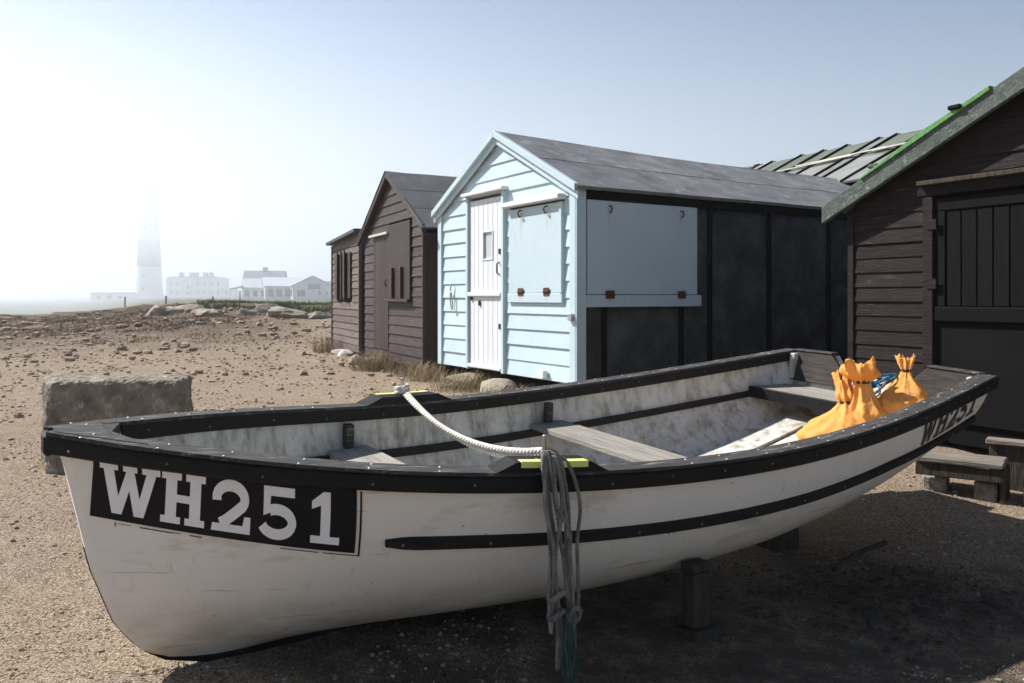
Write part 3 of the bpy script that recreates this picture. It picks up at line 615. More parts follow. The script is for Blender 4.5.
# ---- right-hand black hut
k = 452 / 820; n_ = math.hypot(k, 1); fx = Vector((k / n_, -1 / n_, 0)); LC = Vector((2.87, 6.95, 0)); W = 3.9
bl = empty('boat_shed', LC + fx * W / 2 + Vector((0, 0, .0)), math.atan2(fx.y, fx.x), 'black timber shed with plank door and green-edged felt roof, behind the boat stern', 'shed')
hw = W / 2; EZ = 1.83; AZ = 2.74; LEN = 4.6; BZ = -.05
prism('wall_core', [(-hw + .01, BZ), (hw - .01, BZ), (hw - .01, EZ - .03), (0, AZ - .05), (-hw + .01, EZ - .03)], .012, LEN, M['darkpanel'], bl)
DX0, DX1, DZ0, DZ1 = -1.16, 1.3, .1, 1.80
clapboards([(-hw + .05, BZ), (hw - .05, BZ), (hw - .05, EZ), (0, AZ - .02), (-hw + .05, EZ)], BZ, AZ, .118, M['dark'], bl, [(DX0 - .09, DX1 + .09, -1, DZ1 + .14)], tb=.018)
box('corner_post', -hw - .01, -hw + .05, -.03, .05, BZ, EZ - .05, M['dark'], bl)
for a in ((DX0 - .09, DX0 - .005), (DX1 + .005, DX1 + .09)): box('door_frame', a[0], a[1], -.06, .01, BZ, DZ1 + .02, M['dark'], bl)
box('door_head', DX0 - .13, DX1 + .13, -.07, .01, DZ1 + .022, DZ1 + .14, M['dark'], bl); box('drip_board', DX0 - .1, DX1 + .1, -.12, -.071, DZ1 + .10, DZ1 + .135, M['post'], bl)
mid = .07
for s, (a, b) in enumerate(((DX0, mid - .004), (mid + .004, DX1))):
    d_ = box('door', a, b, -.004, .008, DZ0, DZ1, M['darkv'], bl)
    n = 9; bw = (b - a - .16) / n
    for i in range(n): box('plank', a + .08 + i * bw + .003, a + .08 + (i + 1) * bw - .003, -.022, -.004, .98, DZ1 - .10, M['darkv'], d_, .005)
    for q in ((a + .004, a + .078), (b - .078, b - .004)): box('door_stile', q[0], q[1], -.034, -.004, .98, DZ1 - .10, M['darkv'], d_)
    box('door_rail', a + .004, b - .004, -.034, -.004, DZ1 - .097, DZ1 - .003, M['darkv'], d_)
    box('door_rail', a + .004, b - .004, -.055, -.004, .865, .977, M['darkv'], d_, .008)
    box('door_panel', a + .004, b - .004, -.020, -.004, DZ0 + .01, .862, M['darkpanel'], d_)
for z in (.35, 1.15, 1.6): box('hinge', DX0 - .05, DX0 + .03, -.068, -.061, z - .04, z + .04, M['dark'], bl)
box('door_bolt', mid - .10, mid - .02, -.06, -.035, 1.12, 1.17, M['rust'], bl)
for s in (-1, 1):
    sl_ = (AZ - EZ) / hw; ex = hw + .17
    p = [(s * ex, EZ - .17 * sl_ - .075), (0, AZ - .075), (0, AZ + .075), (s * ex, EZ - .17 * sl_ + .075)]
    prism('verge_board', p if s > 0 else p[::-1], -.16, -.115, M['verge'], bl, .006)
    roof_slope(bl, (0, -.118, AZ + .03), (0, LEN, AZ + .03), (s * ex, -.118, EZ - .17 * sl_ + .03), (s * ex, LEN, EZ - .17 * sl_ + .03), 3, M['feltdark'], .03, wob=.01)
def rk(x): return EZ + (AZ - EZ) * (1 - abs(x) / hw)
prism('green_edging', [(-1.72, rk(-1.72) + .065), (-.66, rk(-.66) + .065), (-.66, rk(-.66) + .10), (-1.2, rk(-1.2) + .112), (-1.72, rk(-1.72) + .085)], -.178, -.08, M['greenfelt'], bl, .004)
o = box('felt_scrap', -.96, -.86, -.20, -.06, rk(-.9) + .09, rk(-.9) + .125, M['batten'], bl, .01); 
o = box('felt_scrap', -1.66, -1.57, -.17, -.06, rk(-1.6) + .09, rk(-1.6) + .125, M['verge'], bl, .01)
# round plate hanging by the door head
V, F = [], []; N_ = 40
for j, (r_, y) in enumerate(((.0, -.03), (.10, -.03), (.125, -.025), (.135, -.012), (.135, .0))):
    for i in range(N_): a = 2 * math.pi * i / N_; V.append((r_ * math.cos(a), y, r_ * math.sin(a)))
for j in range(4):
    for i in range(N_): i2 = (i + 1) % N_; F.append((j * N_ + i, j * N_ + i2, (j + 1) * N_ + i2, (j + 1) * N_ + i))
o = mesh_obj('wall_disc', V, F, M['steel'], None, True); a_ = bl.matrix_basis
o.matrix_world = Matrix.Translation(bl.location) @ Matrix.Rotation(bl.rotation_euler.z, 4, 'Z') @ Matrix.Translation((-.26, -.075, 2.20)); tag(o, 'round grey metal disc fixed high on the black shed', 'disc')

# ---- long shed behind, only its striped roof shows
k = .43; n_ = math.hypot(k, 1); fx = Vector((k / n_, -1 / n_, 0)); dx = Vector((1 / n_, k / n_, 0))
P0 = Vector((4.80, 16.8, 0)); LW = 10.0
bk = empty('long_shed', P0 + fx * LW / 2, math.atan2(fx.y, fx.x), 'shed behind with striped green and grey felt roof, above the blue hut roof', 'shed')
RZ = 3.66; E2 = 2.70; hwid = 1.9
prism('wall', [(-LW / 2, -.1), (LW / 2, -.1), (LW / 2, E2 - .05), (-LW / 2, E2 - .05)], -hwid + .12, hwid - .12, M['dark'], bk)
for s in (-1, 1):
    for q in (-1, 1): pass
ws = [.0, .42, .80, 1.6, 2.15, 2.7, 3.4, 3.75, 4.45, 5.3, 6.2, 7.1, 8.0, 9.0, 10.0]
for s in (-1, 1):
    for i in range(len(ws) - 1):
        a, b = -LW / 2 + ws[i], -LW / 2 + ws[i + 1]
        m = M['feltdark'] if i == 0 else (M['feltgreen'] if i in (2, 3, 4, 5, 7) else M['feltstrip'])
        # upper and lower lengths of felt
        zc = RZ - (RZ - E2) * .46
        for (v0, v1, mm_) in ((0, .46, m), (.46, 1, M['feltstrip'] if i else m)):
            pa = lambda x, v: (x, s * hwid * v, RZ - (RZ - E2) * v)
            roof_slope(bk, pa(a, v0), pa(b, v0), pa(a, v1), pa(b, v1), 1, mm_, .03, name='felt_strip', seg=3, wob=.01)
    for i in range(1, len(ws) - 1):
        a = -LW / 2 + ws[i]; beam('roof_batten', (a, s * .02, RZ + .045), (a, s * (hwid + .02), E2 + .035), .045, .035, M['batten'], bk)
    for (x0, x1, v0, v1) in ((.9, 3.6, .50, .44), (2.3, 5.4, .42, .40), (2.5, 4.2, .47, .39), (4.0, 6.4, .43, .36)):
        if s < 0: beam('loose_lath', (-LW / 2 + x0, s * hwid * v0, RZ - (RZ - E2) * v0 + .085), (-LW / 2 + x1, s * hwid * v1, RZ - (RZ - E2) * v1 + .085), .045, .02, M['palebatten'], bk)
prism('gable_wall', [(-hwid + .13, E2 - .05), (hwid - .13, E2 - .05), (0, RZ - .05)], -.02, .02, M['dark'], bk).matrix_basis = Matrix.Translation((-LW / 2 + .05, 0, 0)) @ Matrix.Rotation(R(90), 4, 'Z')
V, F = [], []
for i in range(90):
    t = i / 89 * .9; x = -LW / 2 + random.uniform(.0, .38); y = -hwid * t; z = RZ - (RZ - E2) * t + .055; s_ = random.uniform(.03, .06)
    vs_, fs = random.choice(PEB); b = len(V); V += [(x + v.x * s_, y + v.y * s_, z + v.z * s_ * .6) for v in vs_]; F += [tuple(q + b for q in f) for f in fs]
o = mesh_obj('verge_pebbles', V, F, M['palestone'], bk); o['kind'] = 'stuff'

# ---- steps at the black shed door
st = empty('door_steps', (3.02, 5.30, G(3.02, 5.3)), math.atan2(-.62, .785), 'weathered wooden steps below the black shed door', 'steps')
box('tread', -.32, .17, -.28, -.145, .185, .222, M['stepwood'], st, .008, .006); box('tread', -.34, .16, -.14, .0, .187, .222, M['stepwood'], st, .008, .006)
box('riser', -.32, .17, -.265, -.24, .10, .184, M['post'], st, .004, .005); box('end_board', .145, .172, -.235, .0, -.04, .183, M['post'], st, .004); box('block', .0, .13, -.22, -.04, -.06, .098, M['concrete'], st, .02); box('block', -.30, -.16, -.22, -.04, -.06, .098, M['concrete'], st, .02)
box('tread', .02, .75, .08, .20, .285, .315, M['stepwood'], st, .006, .005); box('riser', .04, .75, .11, .135, -.05, .283, M['post'], st)
boulder('ornament_stone', 3.20, 4.98, .085, .085, .13, .4, 21, M['palestone'], 'pale knobbly stone standing at the right edge beside the steps', 'stone', sink=.12)

# foundation stones and rubble near the huts
for i, (u, y, sx, sy, sz, lab) in enumerate(((463, 9.5, .26, .22, .13, 'rough tan stone under the left corner of the blue hut'), (500, 8.9, .30, .22, .12, 'flat tan stone under the white door of the blue hut'), (545, 8.15, .33, .22, .11, 'long pale stone under the right part of the blue hut front'), (372, 12.3, .20, .18, .15, 'brown stone amid dry weeds below the brown hut door'), (357, 12.8, .16, .16, .12, 'brown stone left of the weeds below the brown hut'), (345, 14.6, .18, .15, .10, 'pale stone under the right corner of the leftmost hut'), (338, 15.2, .12, .12, .09, 'small pale stone under the middle of the leftmost hut'))):
    boulder('stone', px(u, y), y, sx, sy, sz, .3 * i, 30 + i, M['palestone'] if 'pale' in lab else M['rock'], lab, 'stone', sink=.2)
def weed(x, y, n, h, sp, label):
    V, F = [], []; blades(V, F, 0, 0, 1, .01, .01)
    V, F = [], []; blades(V, F, x, y, int(n * 2.2), h * .9, sp * 1.1, 1.5, .0024)
    z = G(x, y); o = mesh_obj('dry_weed', [(v[0] - x, v[1] - y, v[2] - z) for v in V], F, M['straw']); o.location = (x, y, z); tag(o, label, 'weed')
weed(px(383, 12.0), 12.0, 520, .36, .42, 'bushy dry weeds in front of the brown hut door')
weed(px(425, 10.3), 10.3, 180, .30, .25, 'dry weeds at the right corner of the brown hut')
weed(px(462, 9.3), 9.3, 260, .26, .32, 'dry weeds by the left corner of the blue hut')
weed(px(510, 8.55), 8.55, 160, .17, .3, 'low dry weeds under the blue hut door')
weed(px(327, 15.6), 15.6, 160, .42, .25, 'tall dry weeds at the left corner of the leftmost hut')
weed(px(405, 11.0), 11.0, 120, .26, .25, 'thin dry weeds under the brown hut hatch')

# ---- stone block on the left
def stone_block():
    x0, y0 = -3.02, 5.30; z = G(x0 + .4, y0 + .2)
    h = 1.05 - 84 * 5.30 / 820 - z
    c = [(-.0, 0), (.87, .03), (.80, .40), (-.23, .36)]
    bm = bmesh.new(); lo = [bm.verts.new((p[0], p[1], -.08)) for p in c]; hi = [bm.verts.new((p[0] + (.0 if i not in (0, 3) else .015), p[1], h + (.0, .0, .01, .01)[i])) for i, p in enumerate(c)]
    bm.faces.new(lo[::-1]); bm.faces.new(hi)
    for i in range(4): bm.faces.new((lo[i], lo[(i + 1) % 4], hi[(i + 1) % 4], hi[i]))
    bmesh.ops.bevel(bm, geom=bm.edges[:], offset=.035, segments=4, profile=.5, affect='EDGES')
    bmesh.ops.triangulate(bm, faces=bm.faces)
    for _ in range(6):
        es = [e for e in bm.edges if e.calc_length() > .022]
        if not es: break
        bmesh.ops.subdivide_edges(bm, edges=es, cuts=1, use_grid_fill=False); bmesh.ops.triangulate(bm, faces=[f for f in bm.faces if len(f.verts) > 3])
    bm.normal_update()
    for v in bm.verts:
        p = v.co; d = .012 * noise.noise(p * 4) + .010 * noise.noise(p * 11) + .009 * noise.noise(p * 27) + .005 * noise.noise(p * 60)
        v.co = p + v.normal * d
    o = bm_obj('stone_block', bm, M['concrete'], None, True); o.location = (x0, y0, z); tag(o, 'rectangular weathered stone block on the dirt behind the bow', 'stone block')
stone_block()

# ------------------------------------------------------------------ the boat
X0, Y0, TH, L, ROLL = -1.441, 2.533, .599, 4.469, .059
BEAM = spline([0, .12, .3, .55, .8, 1], [.035, .399, .666, .81, .759, .642])
SHEER = spline([0, .33, .66, 1], [.636, .496, .512, .657])
KEEL = spline([0, .15, .35, .6, .8, 1], [-.194, -.165, -.165, -.085, .031, .214])
SEC_A = lambda s: lerps(s, [0, .25, .6, 1], [1.167, .908, .63, .608]); SEC_C = lambda s: lerps(s, [0, .25, .6, 1], [1.027, 1.067, 1.012, 1.027])
STEM = lambda h: lerps(h, [0, .09, .53, .76, .885, .95, 1], [.0, .04, .12, .19, .267, .35, .5])
def HULL(s, ph, sg=-1, off=0):
    b = BEAM(s); zs = SHEER(s); zk = KEEL(s); h = max(0, math.sin(ph)) ** SEC_C(s); y = b * max(0, math.cos(ph)) ** SEC_A(s)
    z = zs + (zk - zs) * h; xs = STEM(h); xe = L - .12 * h; x = xs + s * (xe - xs)
    p = Vector((x, sg * y, z))
    if off:
        e = 2e-3; a = HULL(min(1, s + e), ph, sg) - HULL(max(0, s - e), ph, sg); c = HULL(s, min(1.5, ph + e), sg) - HULL(s, max(0, ph - e), sg)
        n_ = a.cross(c).normalized()
        if n_.y * sg < 0: n_ = -n_
        p += n_ * off
    return p
boat = empty('rowing_boat', (X0, Y0, 0), TH, 'white open rowing boat with black gunwales and number WH251, propped on the ground', 'boat')
boat.rotation_euler = (ROLL, 0, TH)
BW = Matrix.Translation((X0, Y0, 0)) @ Matrix.Rotation(TH, 4, 'Z') @ Matrix.Rotation(ROLL, 4, 'X')
# outer and inner skins are separate parts so each has its own paint
def skins():
    NS, NP = 80, 24
    def build(name, inner, m):
        bm = bmesh.new(); grid = []
        for i in range(NS + 1):
            s = (i / NS) ** 1.2; row = []
            for j in range(2 * NP + 1):
                sg = -1 if j <= NP else 1; p = math.pi / 2 * ((j if j <= NP else 2 * NP - j) / NP)
                q = HULL(s, p, sg)
                if inner: b = BEAM(s); q.y *= max(.015, b - .026) / b; q.z += .03 * math.sin(p) ** 2; q.x += .035 * (1 - 2 * s)
                row.append(bm.verts.new(q))
            grid.append(row)
        for i in range(NS):
            for j in range(2 * NP):
                f = bm.faces.new((grid[i][j], grid[i + 1][j], grid[i + 1][j + 1], grid[i][j + 1])); f.smooth = True
        if not inner:
            for j in range(NP):
                k = 2 * NP - j; vs_ = [grid[0][j], grid[0][j + 1], grid[0][k - 1], grid[0][k]]
                if j + 1 == k - 1: vs_ = [grid[0][j], grid[0][j + 1], grid[0][k]]
                bm.faces.new(vs_)
        bmesh.ops.remove_doubles(bm, verts=bm.verts, dist=1e-5)
        bmesh.ops.recalc_face_normals(bm, faces=bm.faces)
        me = bpy.data.meshes.new(name); bm.to_mesh(me); bm.free(); return link(name, me, m, boat)
    build('hull', 0, M['hull']); build('inner_skin', 1, M['interior'])
skins()
def sheer_frame(s, sg):
    e = 1e-3; a = HULL(min(1, s + e), 0, sg); b = HULL(max(0, s - e), 0, sg); t = (a - b).normalized(); o_ = t.cross(Vector((0, 0, 1))).normalized() * (1 if sg < 0 else -1)
    return HULL(s, 0, sg), t, o_
def sweep(name, sg, s0, s1, sect, m, n=70, parent=None, fn=None):
    """cross-section (out, up) swept along the sheer line (or along fn)"""
    V, F = [], []; k = len(sect(0) if callable(sect) else sect)
    for i in range(n + 1):
        s = s0 + (s1 - s0) * i / n; p, t, o_ = (fn or sheer_frame)(s, sg)
        ss = sect(i / n) if callable(sect) else sect
        for (a, b) in ss: V.append(p + o_ * a + Vector((0, 0, b)))
    for i in range(n):
        for j in range(k): j2 = (j + 1) % k; F.append((i * k + j, i * k + j2, (i + 1) * k + j2, (i + 1) * k + j))
    F += [tuple(range(k)), tuple(n * k + j for j in range(k))]
    bm = bmesh.new(); bv = [bm.verts.new(v) for v in V]
    for f in F: bm.faces.new([bv[i] for i in f])
    return bm_obj(name, bm, m, parent or boat)
for sg in (-1, 1):
    sweep('rubbing_strake', sg, .0, 1, lambda f: [(.002, -.054 - .010 * f), (.024 * min(1, .3 + f * 16), -.054 - .010 * f), (.031 * min(1, .3 + f * 16), -.047 - .010 * f), (.031 * min(1, .3 + f * 16), -.008), (.024 * min(1, .3 + f * 16), -.001), (.002, -.001)], M['black'])
    sweep('inwale', sg, .045, .985, [(-.028, -.058), (-.028, -.001), (-.056, -.001), (-.058, -.055)], M['black'])
    sweep('gunwale_cap', sg, .0, .992, lambda f: [(-.062 * min(1, .25 + f * 14), 0), (.029 * min(1, .3 + f * 16), 0), (.031 * min(1, .3 + f * 16), .004), (.028 * min(1, .3 + f * 16), .012), (-.058 * min(1, .25 + f * 14), .012)], M['capwood'])
def hull_frame(phf):
    def fr(s, sg):
        p = HULL(s, phf(s), sg); e = 1e-3; t = (HULL(min(1, s + e), phf(min(1, s + e)), sg) - HULL(max(0, s - e), phf(max(0, s - e)), sg)).normalized()
        q = HULL(s, phf(s), sg, .01); return p, t, (q - p).normalized()
    return fr
PHS = lambda s: lerps(s, [0, .2, .4, .6, .75, .86, 1], [.375, .375, .385, .405, .42, .47, .55])
for sg in (-1, 1):
    sweep('bilge_rubber', sg, .188, .995, lambda f: [(-.012, -.020 * min(1, .45 + f * 30)), (.014, -.020 * min(1, .45 + f * 30)), (.020, -.013 * min(1, .45 + f * 30)), (.020, .013 * min(1, .45 + f * 30)), (.014, .020 * min(1, .45 + f * 30)), (-.012, .020 * min(1, .45 + f * 30))], M['black'], fn=hull_frame(PHS))
def PHD(d): return lambda s: math.asin(min(1, (d / (SHEER(s) - KEEL(s))) ** (1 / SEC_C(s))))
def level_frame(s, sg):
    p, t, o_ = hull_frame(PHD(.2))(s, sg); o_ = Vector((o_.x, o_.y, 0)).normalized(); return p, t, o_
for sg in (-1, 1): sweep('riser', sg, .16, .975, [(-.024, -.035), (-.024, .0), (-.058, .0), (-.058, -.035)], M['black'], fn=level_frame)
def inner_y(s, d=.2): return abs(HULL(s, PHD(d)(s), -1).y)
# keel and forefoot band
path = []
for h in [x / 20 for x in range(9, 20)]: path.append(Vector((STEM(h), 0, SHEER(0) + (KEEL(0) - SHEER(0)) * h)))
for i in range(0, 41): s = i / 40; path.append(Vector((.5 + s * (L - .12 - .5), 0, KEEL(s))))
V, F = [], []
for i, p in enumerate(path):
    t = (path[min(i + 1, len(path) - 1)] - path[max(i - 1, 0)]).normalized(); d = Vector((t.z, 0, -t.x))
    if d.z > 0 or (abs(d.z) < .2 and d.x > 0): d = -d
    kd = .003 + .042 * smooth(i, 9, 18); w_ = .010 + .006 * smooth(i, 6, 14)
    V += [p + Vector((0, -w_, 0)) - d * .02, p + Vector((0, -w_, 0)) + d * kd, p + Vector((0, w_, 0)) + d * kd, p + Vector((0, w_, 0)) - d * .02]
for i in range(len(path) - 1):
    for j in range(4): F.append((i * 4 + j, i * 4 + (j + 1) % 4, i * 4 + 4 + (j + 1) % 4, i * 4 + 4 + j))
bm = bmesh.new(); bv = [bm.verts.new(v) for v in V]
for f in F: bm.faces.new([bv[i] for i in f])
bm_obj('keel', bm, M['black'], boat)
# transom with a cut-out for the motor
def transom():
    def sec(off):
        pts = []
        for i in range(25): pts.append(HULL(1, math.pi / 2 * i / 24, -1))
        for i in range(23, -1, -1): pts.append(HULL(1, math.pi / 2 * i / 24, 1))
        top = [(.30, .655), (.20, .545), (-.20, .545), (-.30, .655)]
        zt = SHEER(1)
        pts += [Vector((L - .12 * (zt - z) / (zt - KEEL(1)), y, z)) for y, z in top]
        return [p + Vector((off, 0, 0)) for p in pts]
    bm = bmesh.new(); a = [bm.verts.new(p) for p in sec(-.032)]; b = [bm.verts.new(p) for p in sec(.004)]; n = len(a)
    bm.faces.new(a); bm.faces.new(b[::-1])
    for i in range(n): bm.faces.new((a[i], b[i], b[(i + 1) % n], a[(i + 1) % n]))
    bm_obj('transom', bm, M['interior'], boat)
    for s in (-1, 1):
        pts = [(s * .60, .47), (s * .60, .652), (s * .31, .66), (s * .205, .552), (s * .205, .47)]
        bm = bmesh.new(); r = []
        for off in (-.062, -.034): r.append([bm.verts.new((L + off - .12 * (SHEER(1) - z) / (SHEER(1) - KEEL(1)), y, z)) for y, z in pts])
        bm.faces.new(r[0]); bm.faces.new(r[1][::-1])
        for i in range(5): bm.faces.new((r[0][i], r[1][i], r[1][(i + 1) % 5], r[0][(i + 1) % 5]))
        bmesh.ops.bevel(bm, geom=bm.edges[:], offset=.004, segments=1, affect='EDGES')
        bm_obj('transom_pad', bm, M['transomwood'], boat)
        # capping of the raised shoulders
        beam('transom_cap', (L - .028, s * .605, .664), (L - .028, s * .31, .669), .075, .012, M['capwood'], boat)
        # quarter knee
        box('knee', L - .11, L - .064, s * .575 - .02, s * .575 + .02, .44, .645, M['interior'], boat, .004)
transom()
# breasthook
bm = bmesh.new(); lo, hi = [], []
for dz, st_ in ((-.03, lo), (.0145, hi)):
    for i in range(9): s = .004 + .052 * i / 8; p = HULL(s, 0, -1); st_.append(bm.verts.new((p.x, p.y + .004, p.z + dz)))
    e0 = HULL(.056, 0, -1); st_.append(bm.verts.new((e0.x - .07, 0, e0.z + dz + .004)))
    for i in range(8, -1, -1): s = .004 + .052 * i / 8; p = HULL(s, 0, 1); st_.append(bm.verts.new((p.x, p.y - .004, p.z + dz)))
bm.faces.new(hi); bm.faces.new(lo[::-1])
for i in range(len(lo)): bm.faces.new((lo[i], lo[(i + 1) % len(lo)], hi[(i + 1) % len(lo)], hi[i]))
bm_obj('breasthook', bm, M['capwood'], boat)
box('stem_head', -.012, .014, -.046, .046, .572, .640, M['black'], boat, .01)
# thwarts, seat, floor
def cross(name, x0, x1, z, m, th=.03, inset=.035, nb=1):
    w_ = (x1 - x0) / nb
    for i in range(nb):
        a, b = x0 + i * w_ + .002, x0 + (i + 1) * w_ - .002; bm = bmesh.new(); lo, hi = [], []
        for zz, r in ((z - th, lo), (z, hi)):
            for (x, sg) in ((a, -1), (b, -1), (b, 1), (a, 1)): r.append(bm.verts.new((x, sg * (inner_y(x / L) - inset), zz)))
        bm.faces.new(hi); bm.faces.new(lo[::-1])
        for q in range(4): bm.faces.new((lo[q], lo[(q + 1) % 4], hi[(q + 1) % 4], hi[q]))
        bmesh.ops.bevel(bm, geom=bm.edges[:], offset=.004, segments=1, affect='EDGES'); bm_obj(name, bm, m, boat)
cross('thwart', 2.35, 2.58, SHEER(.55) - .168, M['thwart']); cross('thwart', 1.12, 1.33, SHEER(.275) - .168, M['thwart'], inset=.05)
cross('stern_seat', 4.02, 4.385, SHEER(.94) - .185, M['thwart'], inset=.04, nb=2)
bx = box('seat_front', 3.995, 4.017, -inner_y(.9) + .04, inner_y(.9) - .04, SHEER(.9) - .235, SHEER(.9) - .165, M['black'], boat)
for s in (-1, 1):
    for x in (1.225, 2.465): y = s * (inner_y(x / L) - .075); box('thwart_knee', x - .02, x + .02, min(y, y + s * .045), max(y, y + s * .045), SHEER(x / L) - .166, SHEER(x / L) - .06, M['capwood'], boat, .005)
for y in (-.30, -.10, .10, .30):
    bm = bmesh.new(); N_ = 16; r = []
    for i in range(N_ + 1):
        x = 1.0 + (4.1 - 1.0) * i / N_; s = (x - .4) / (L - .5); z = KEEL(min(1, s)) + .125 + abs(y) * .04
        wd = .085 if s > .3 else .06
        r.append([bm.verts.new((x, y * min(1, .55 + s) + a * wd, z + b)) for a, b in ((-1, -.015), (1, -.015), (1, 0), (-1, 0))])
    for i in range(N_):
        for j in range(4): bm.faces.new((r[i][j], r[i][(j + 1) % 4], r[i + 1][(j + 1) % 4], r[i + 1][j]))
    bm.faces.new(r[0]); bm.faces.new(r[-1])
    bm_obj('bottom_board', bm, M['interior'], boat)
# rowlock pads, yellow plates and thole pins
def pad(sg, s0, s1, pin):
    sweep('rowlock_pad', sg, s0, s1, lambda f: [(-.06, .0125), (.032, .0125), (.032, .0125 + .035 * max(.02, min(1, min(f, 1 - f) * 6))), (-.06, .0125 + .035 * max(.02, min(1, min(f, 1 - f) * 6)))], M['black'], 24)
    a, b = s0 + (s1 - s0) * .2, s1 - (s1 - s0) * .2
    sweep('yellow_plate', sg, a, b, [(.004, .048), (.030, .048), (.0335, .044), (.0335, .030), (.036, .030), (.036, .051), (.004, .051)], M['yellow'], 12)
    p, t, o_ = sheer_frame(pin, sg); c = p - o_ * .015
    V, F = [], []; tube_data([c + Vector((0, 0, .02)), c + Vector((0, 0, .125)), c + Vector((0, 0, .128))], .008, 10, V, F); mesh_obj('thole_pin', V, F, M['steel'], boat, True)
    return c
pn = pad(-1, .272, .362, .313); pf = pad(1, .296, .408, .347)
# screws
scr = bmesh.new(); bmesh.ops.create_uvsphere(scr, u_segments=8, v_segments=4, radius=1); sme = bpy.data.meshes.new('screw'); scr.to_mesh(sme); scr.free(); sme.materials.append(M['brightscrew'])
for p in sme.polygons: p.use_smooth = True
sme2 = sme.copy(); sme2.materials.clear(); sme2.materials.append(M['dullscrew'])
def screw(pos, r=.0045, flat=None):
    o = bpy.data.objects.new('screw', sme); col.objects.link(o); o.parent = boat; o.location = pos; o.scale = (r, r, r * .5) if flat is None else flat
for sg in (-1, 1):
    s = .02
    while s < .97:
        if not (.26 < s < .41):
            p, t, o_ = sheer_frame(s, sg); screw(p + o_ * .018 + Vector((0, 0, .0125))); screw(p - o_ * .035 + Vector((0, 0, .0125)) + t * .012)
        s += .036 + .012 * random.random()
    s = .015
    while s < .97:
        p, t, o_ = sheer_frame(s, sg); d = Vector((0, 0, -.03 + random.uniform(-.008, .008))); r = .005
        o = bpy.data.objects.new('screw', sme2); col.objects.link(o); o.parent = boat; o.location = p + o_ * (.031 if sg < 0 else -.058) + d; o.scale = (r, r, r); s += .05 + .02 * random.random()
    s = .2
    while s < .97:
        p, t, o_ = hull_frame(PHS)(s, sg); o = bpy.data.objects.new('screw', sme2); col.objects.link(o); o.parent = boat; o.location = p + o_ * .0195; o.scale = (.006, .006, .006); s += .065

# ---- numbers on the bow and stern
def stroke(pts, w_):
    """quads along a polyline in 2-D with mitred joints"""
    q = [Vector(p) for p in pts]; L_, R_ = [], []
    for i, p in enumerate(q):
        a = (q[min(i + 1, len(q) - 1)] - q[max(i - 1, 0)]).normalized(); n_ = Vector((-a.y, a.x)); L_.append(p + n_ * w_ / 2); R_.append(p - n_ * w_ / 2)
    return [[R_[i], R_[i + 1], L_[i + 1], L_[i]] for i in range(len(q) - 1)]
def arc(cx, cy, rx, ry, a0, a1, n): return [(cx + rx * math.cos(R(a0 + (a1 - a0) * i / n)), cy + ry * math.sin(R(a0 + (a1 - a0) * i / n))) for i in range(n + 1)]
GL = {}
GL['W'] = [[(0, .86), (0, 1), (.30, 1), (.30, .86), (.235, .86), (.33, .36), (.44, .86), (.385, .86), (.385, 1), (.62, 1), (.62, .86), (.575, .86), (.68, .36), (.775, .86), (.70, .86), (.70, 1), (1, 1), (1, .86), (.935, .86), (.76, 0), (.60, 0), (.505, .50), (.40, 0), (.24, 0), (.065, .86)]]
GL['H'] = [[(0, 0), (0, .14), (.10, .14), (.10, .86), (0, .86), (0, 1), (.45, 1), (.45, .86), (.35, .86), (.35, .58), (.65, .58), (.65, .86), (.55, .86), (.55, 1), (1, 1), (1, .86), (.90, .86), (.90, .14), (1, .14), (1, 0), (.55, 0), (.55, .14), (.65, .14), (.65, .43), (.35, .43), (.35, .14), (.45, .14), (.45, 0)]]
GL['1'] = [[(0, 0), (0, .15), (.33, .15), (.33, .74), (.02, .66), (.02, .81), (.42, 1), (.66, 1), (.66, .15), (1, .15), (1, 0)]]
p2 = [(.13, .60)] + arc(.48, .66, .36, .25, 170, -28, 16) + [(.58, .38), (.35, .22), (.22, .155)]
GL['2'] = stroke(p2, .225) + [[(0, 0), (1, 0), (1, .34), (.84, .34), (.80, .155), (.03, .155)]]
p5 = arc(.46, .325, .385, .245, 118, -160, 20)
GL['5'] = stroke(p5, .215) + [[(.12, 1), (.90, 1), (.90, .82), (.30, .82), (.285, .645), (.30, .50), (.12, .43)]]
def lettering(text, slots, q0, q1, mapf, m, nm, parent):
    for ch, (a, b) in zip(text, slots):
        bm = bmesh.new()
        for poly in GL[ch]:
            vs_ = [bm.verts.new((a + (b - a) * p[0], q0 + (q1 - q0) * p[1], 0)) for p in poly]; bm.faces.new(vs_)
        bmesh.ops.remove_doubles(bm, verts=bm.verts, dist=1e-5)
        bmesh.ops.triangulate(bm, faces=bm.faces[:])
        for i in range(1, 12):
            bmesh.ops.bisect_plane(bm, geom=bm.verts[:] + bm.edges[:] + bm.faces[:], plane_co=(a + (b - a) * i / 12, 0, 0), plane_no=(1, 0, 0))
            bmesh.ops.bisect_plane(bm, geom=bm.verts[:] + bm.edges[:] + bm.faces[:], plane_co=(0, q0 + (q1 - q0) * i / 12, 0), plane_no=(0, 1, 0))
        for v in bm.verts: v.co = mapf(v.co.x, v.co.y)
        o = bm_obj(nm, bm, m, parent)
        return_flip(o)
def return_flip(o):
    me = o.data   # all faces look outward (towards -y of the boat)
    bm = bmesh.new(); bm.from_mesh(me); bm.normal_update()
    for f in bm.faces:
        if f.normal.y > 0: f.normal_flip()
    bm.to_mesh(me); bm.free()
def bil(tl, bl_, br_, tr, off):
    def f(p, q):
        a = [(bl_[k] * (1 - p) + br_[k] * p) * (1 - q) + (tl[k] * (1 - p) + tr[k] * p) * q for k in (0, 1)]
        return HULL(max(.001, a[0]), max(.001, a[1]), -1, off)
    return f
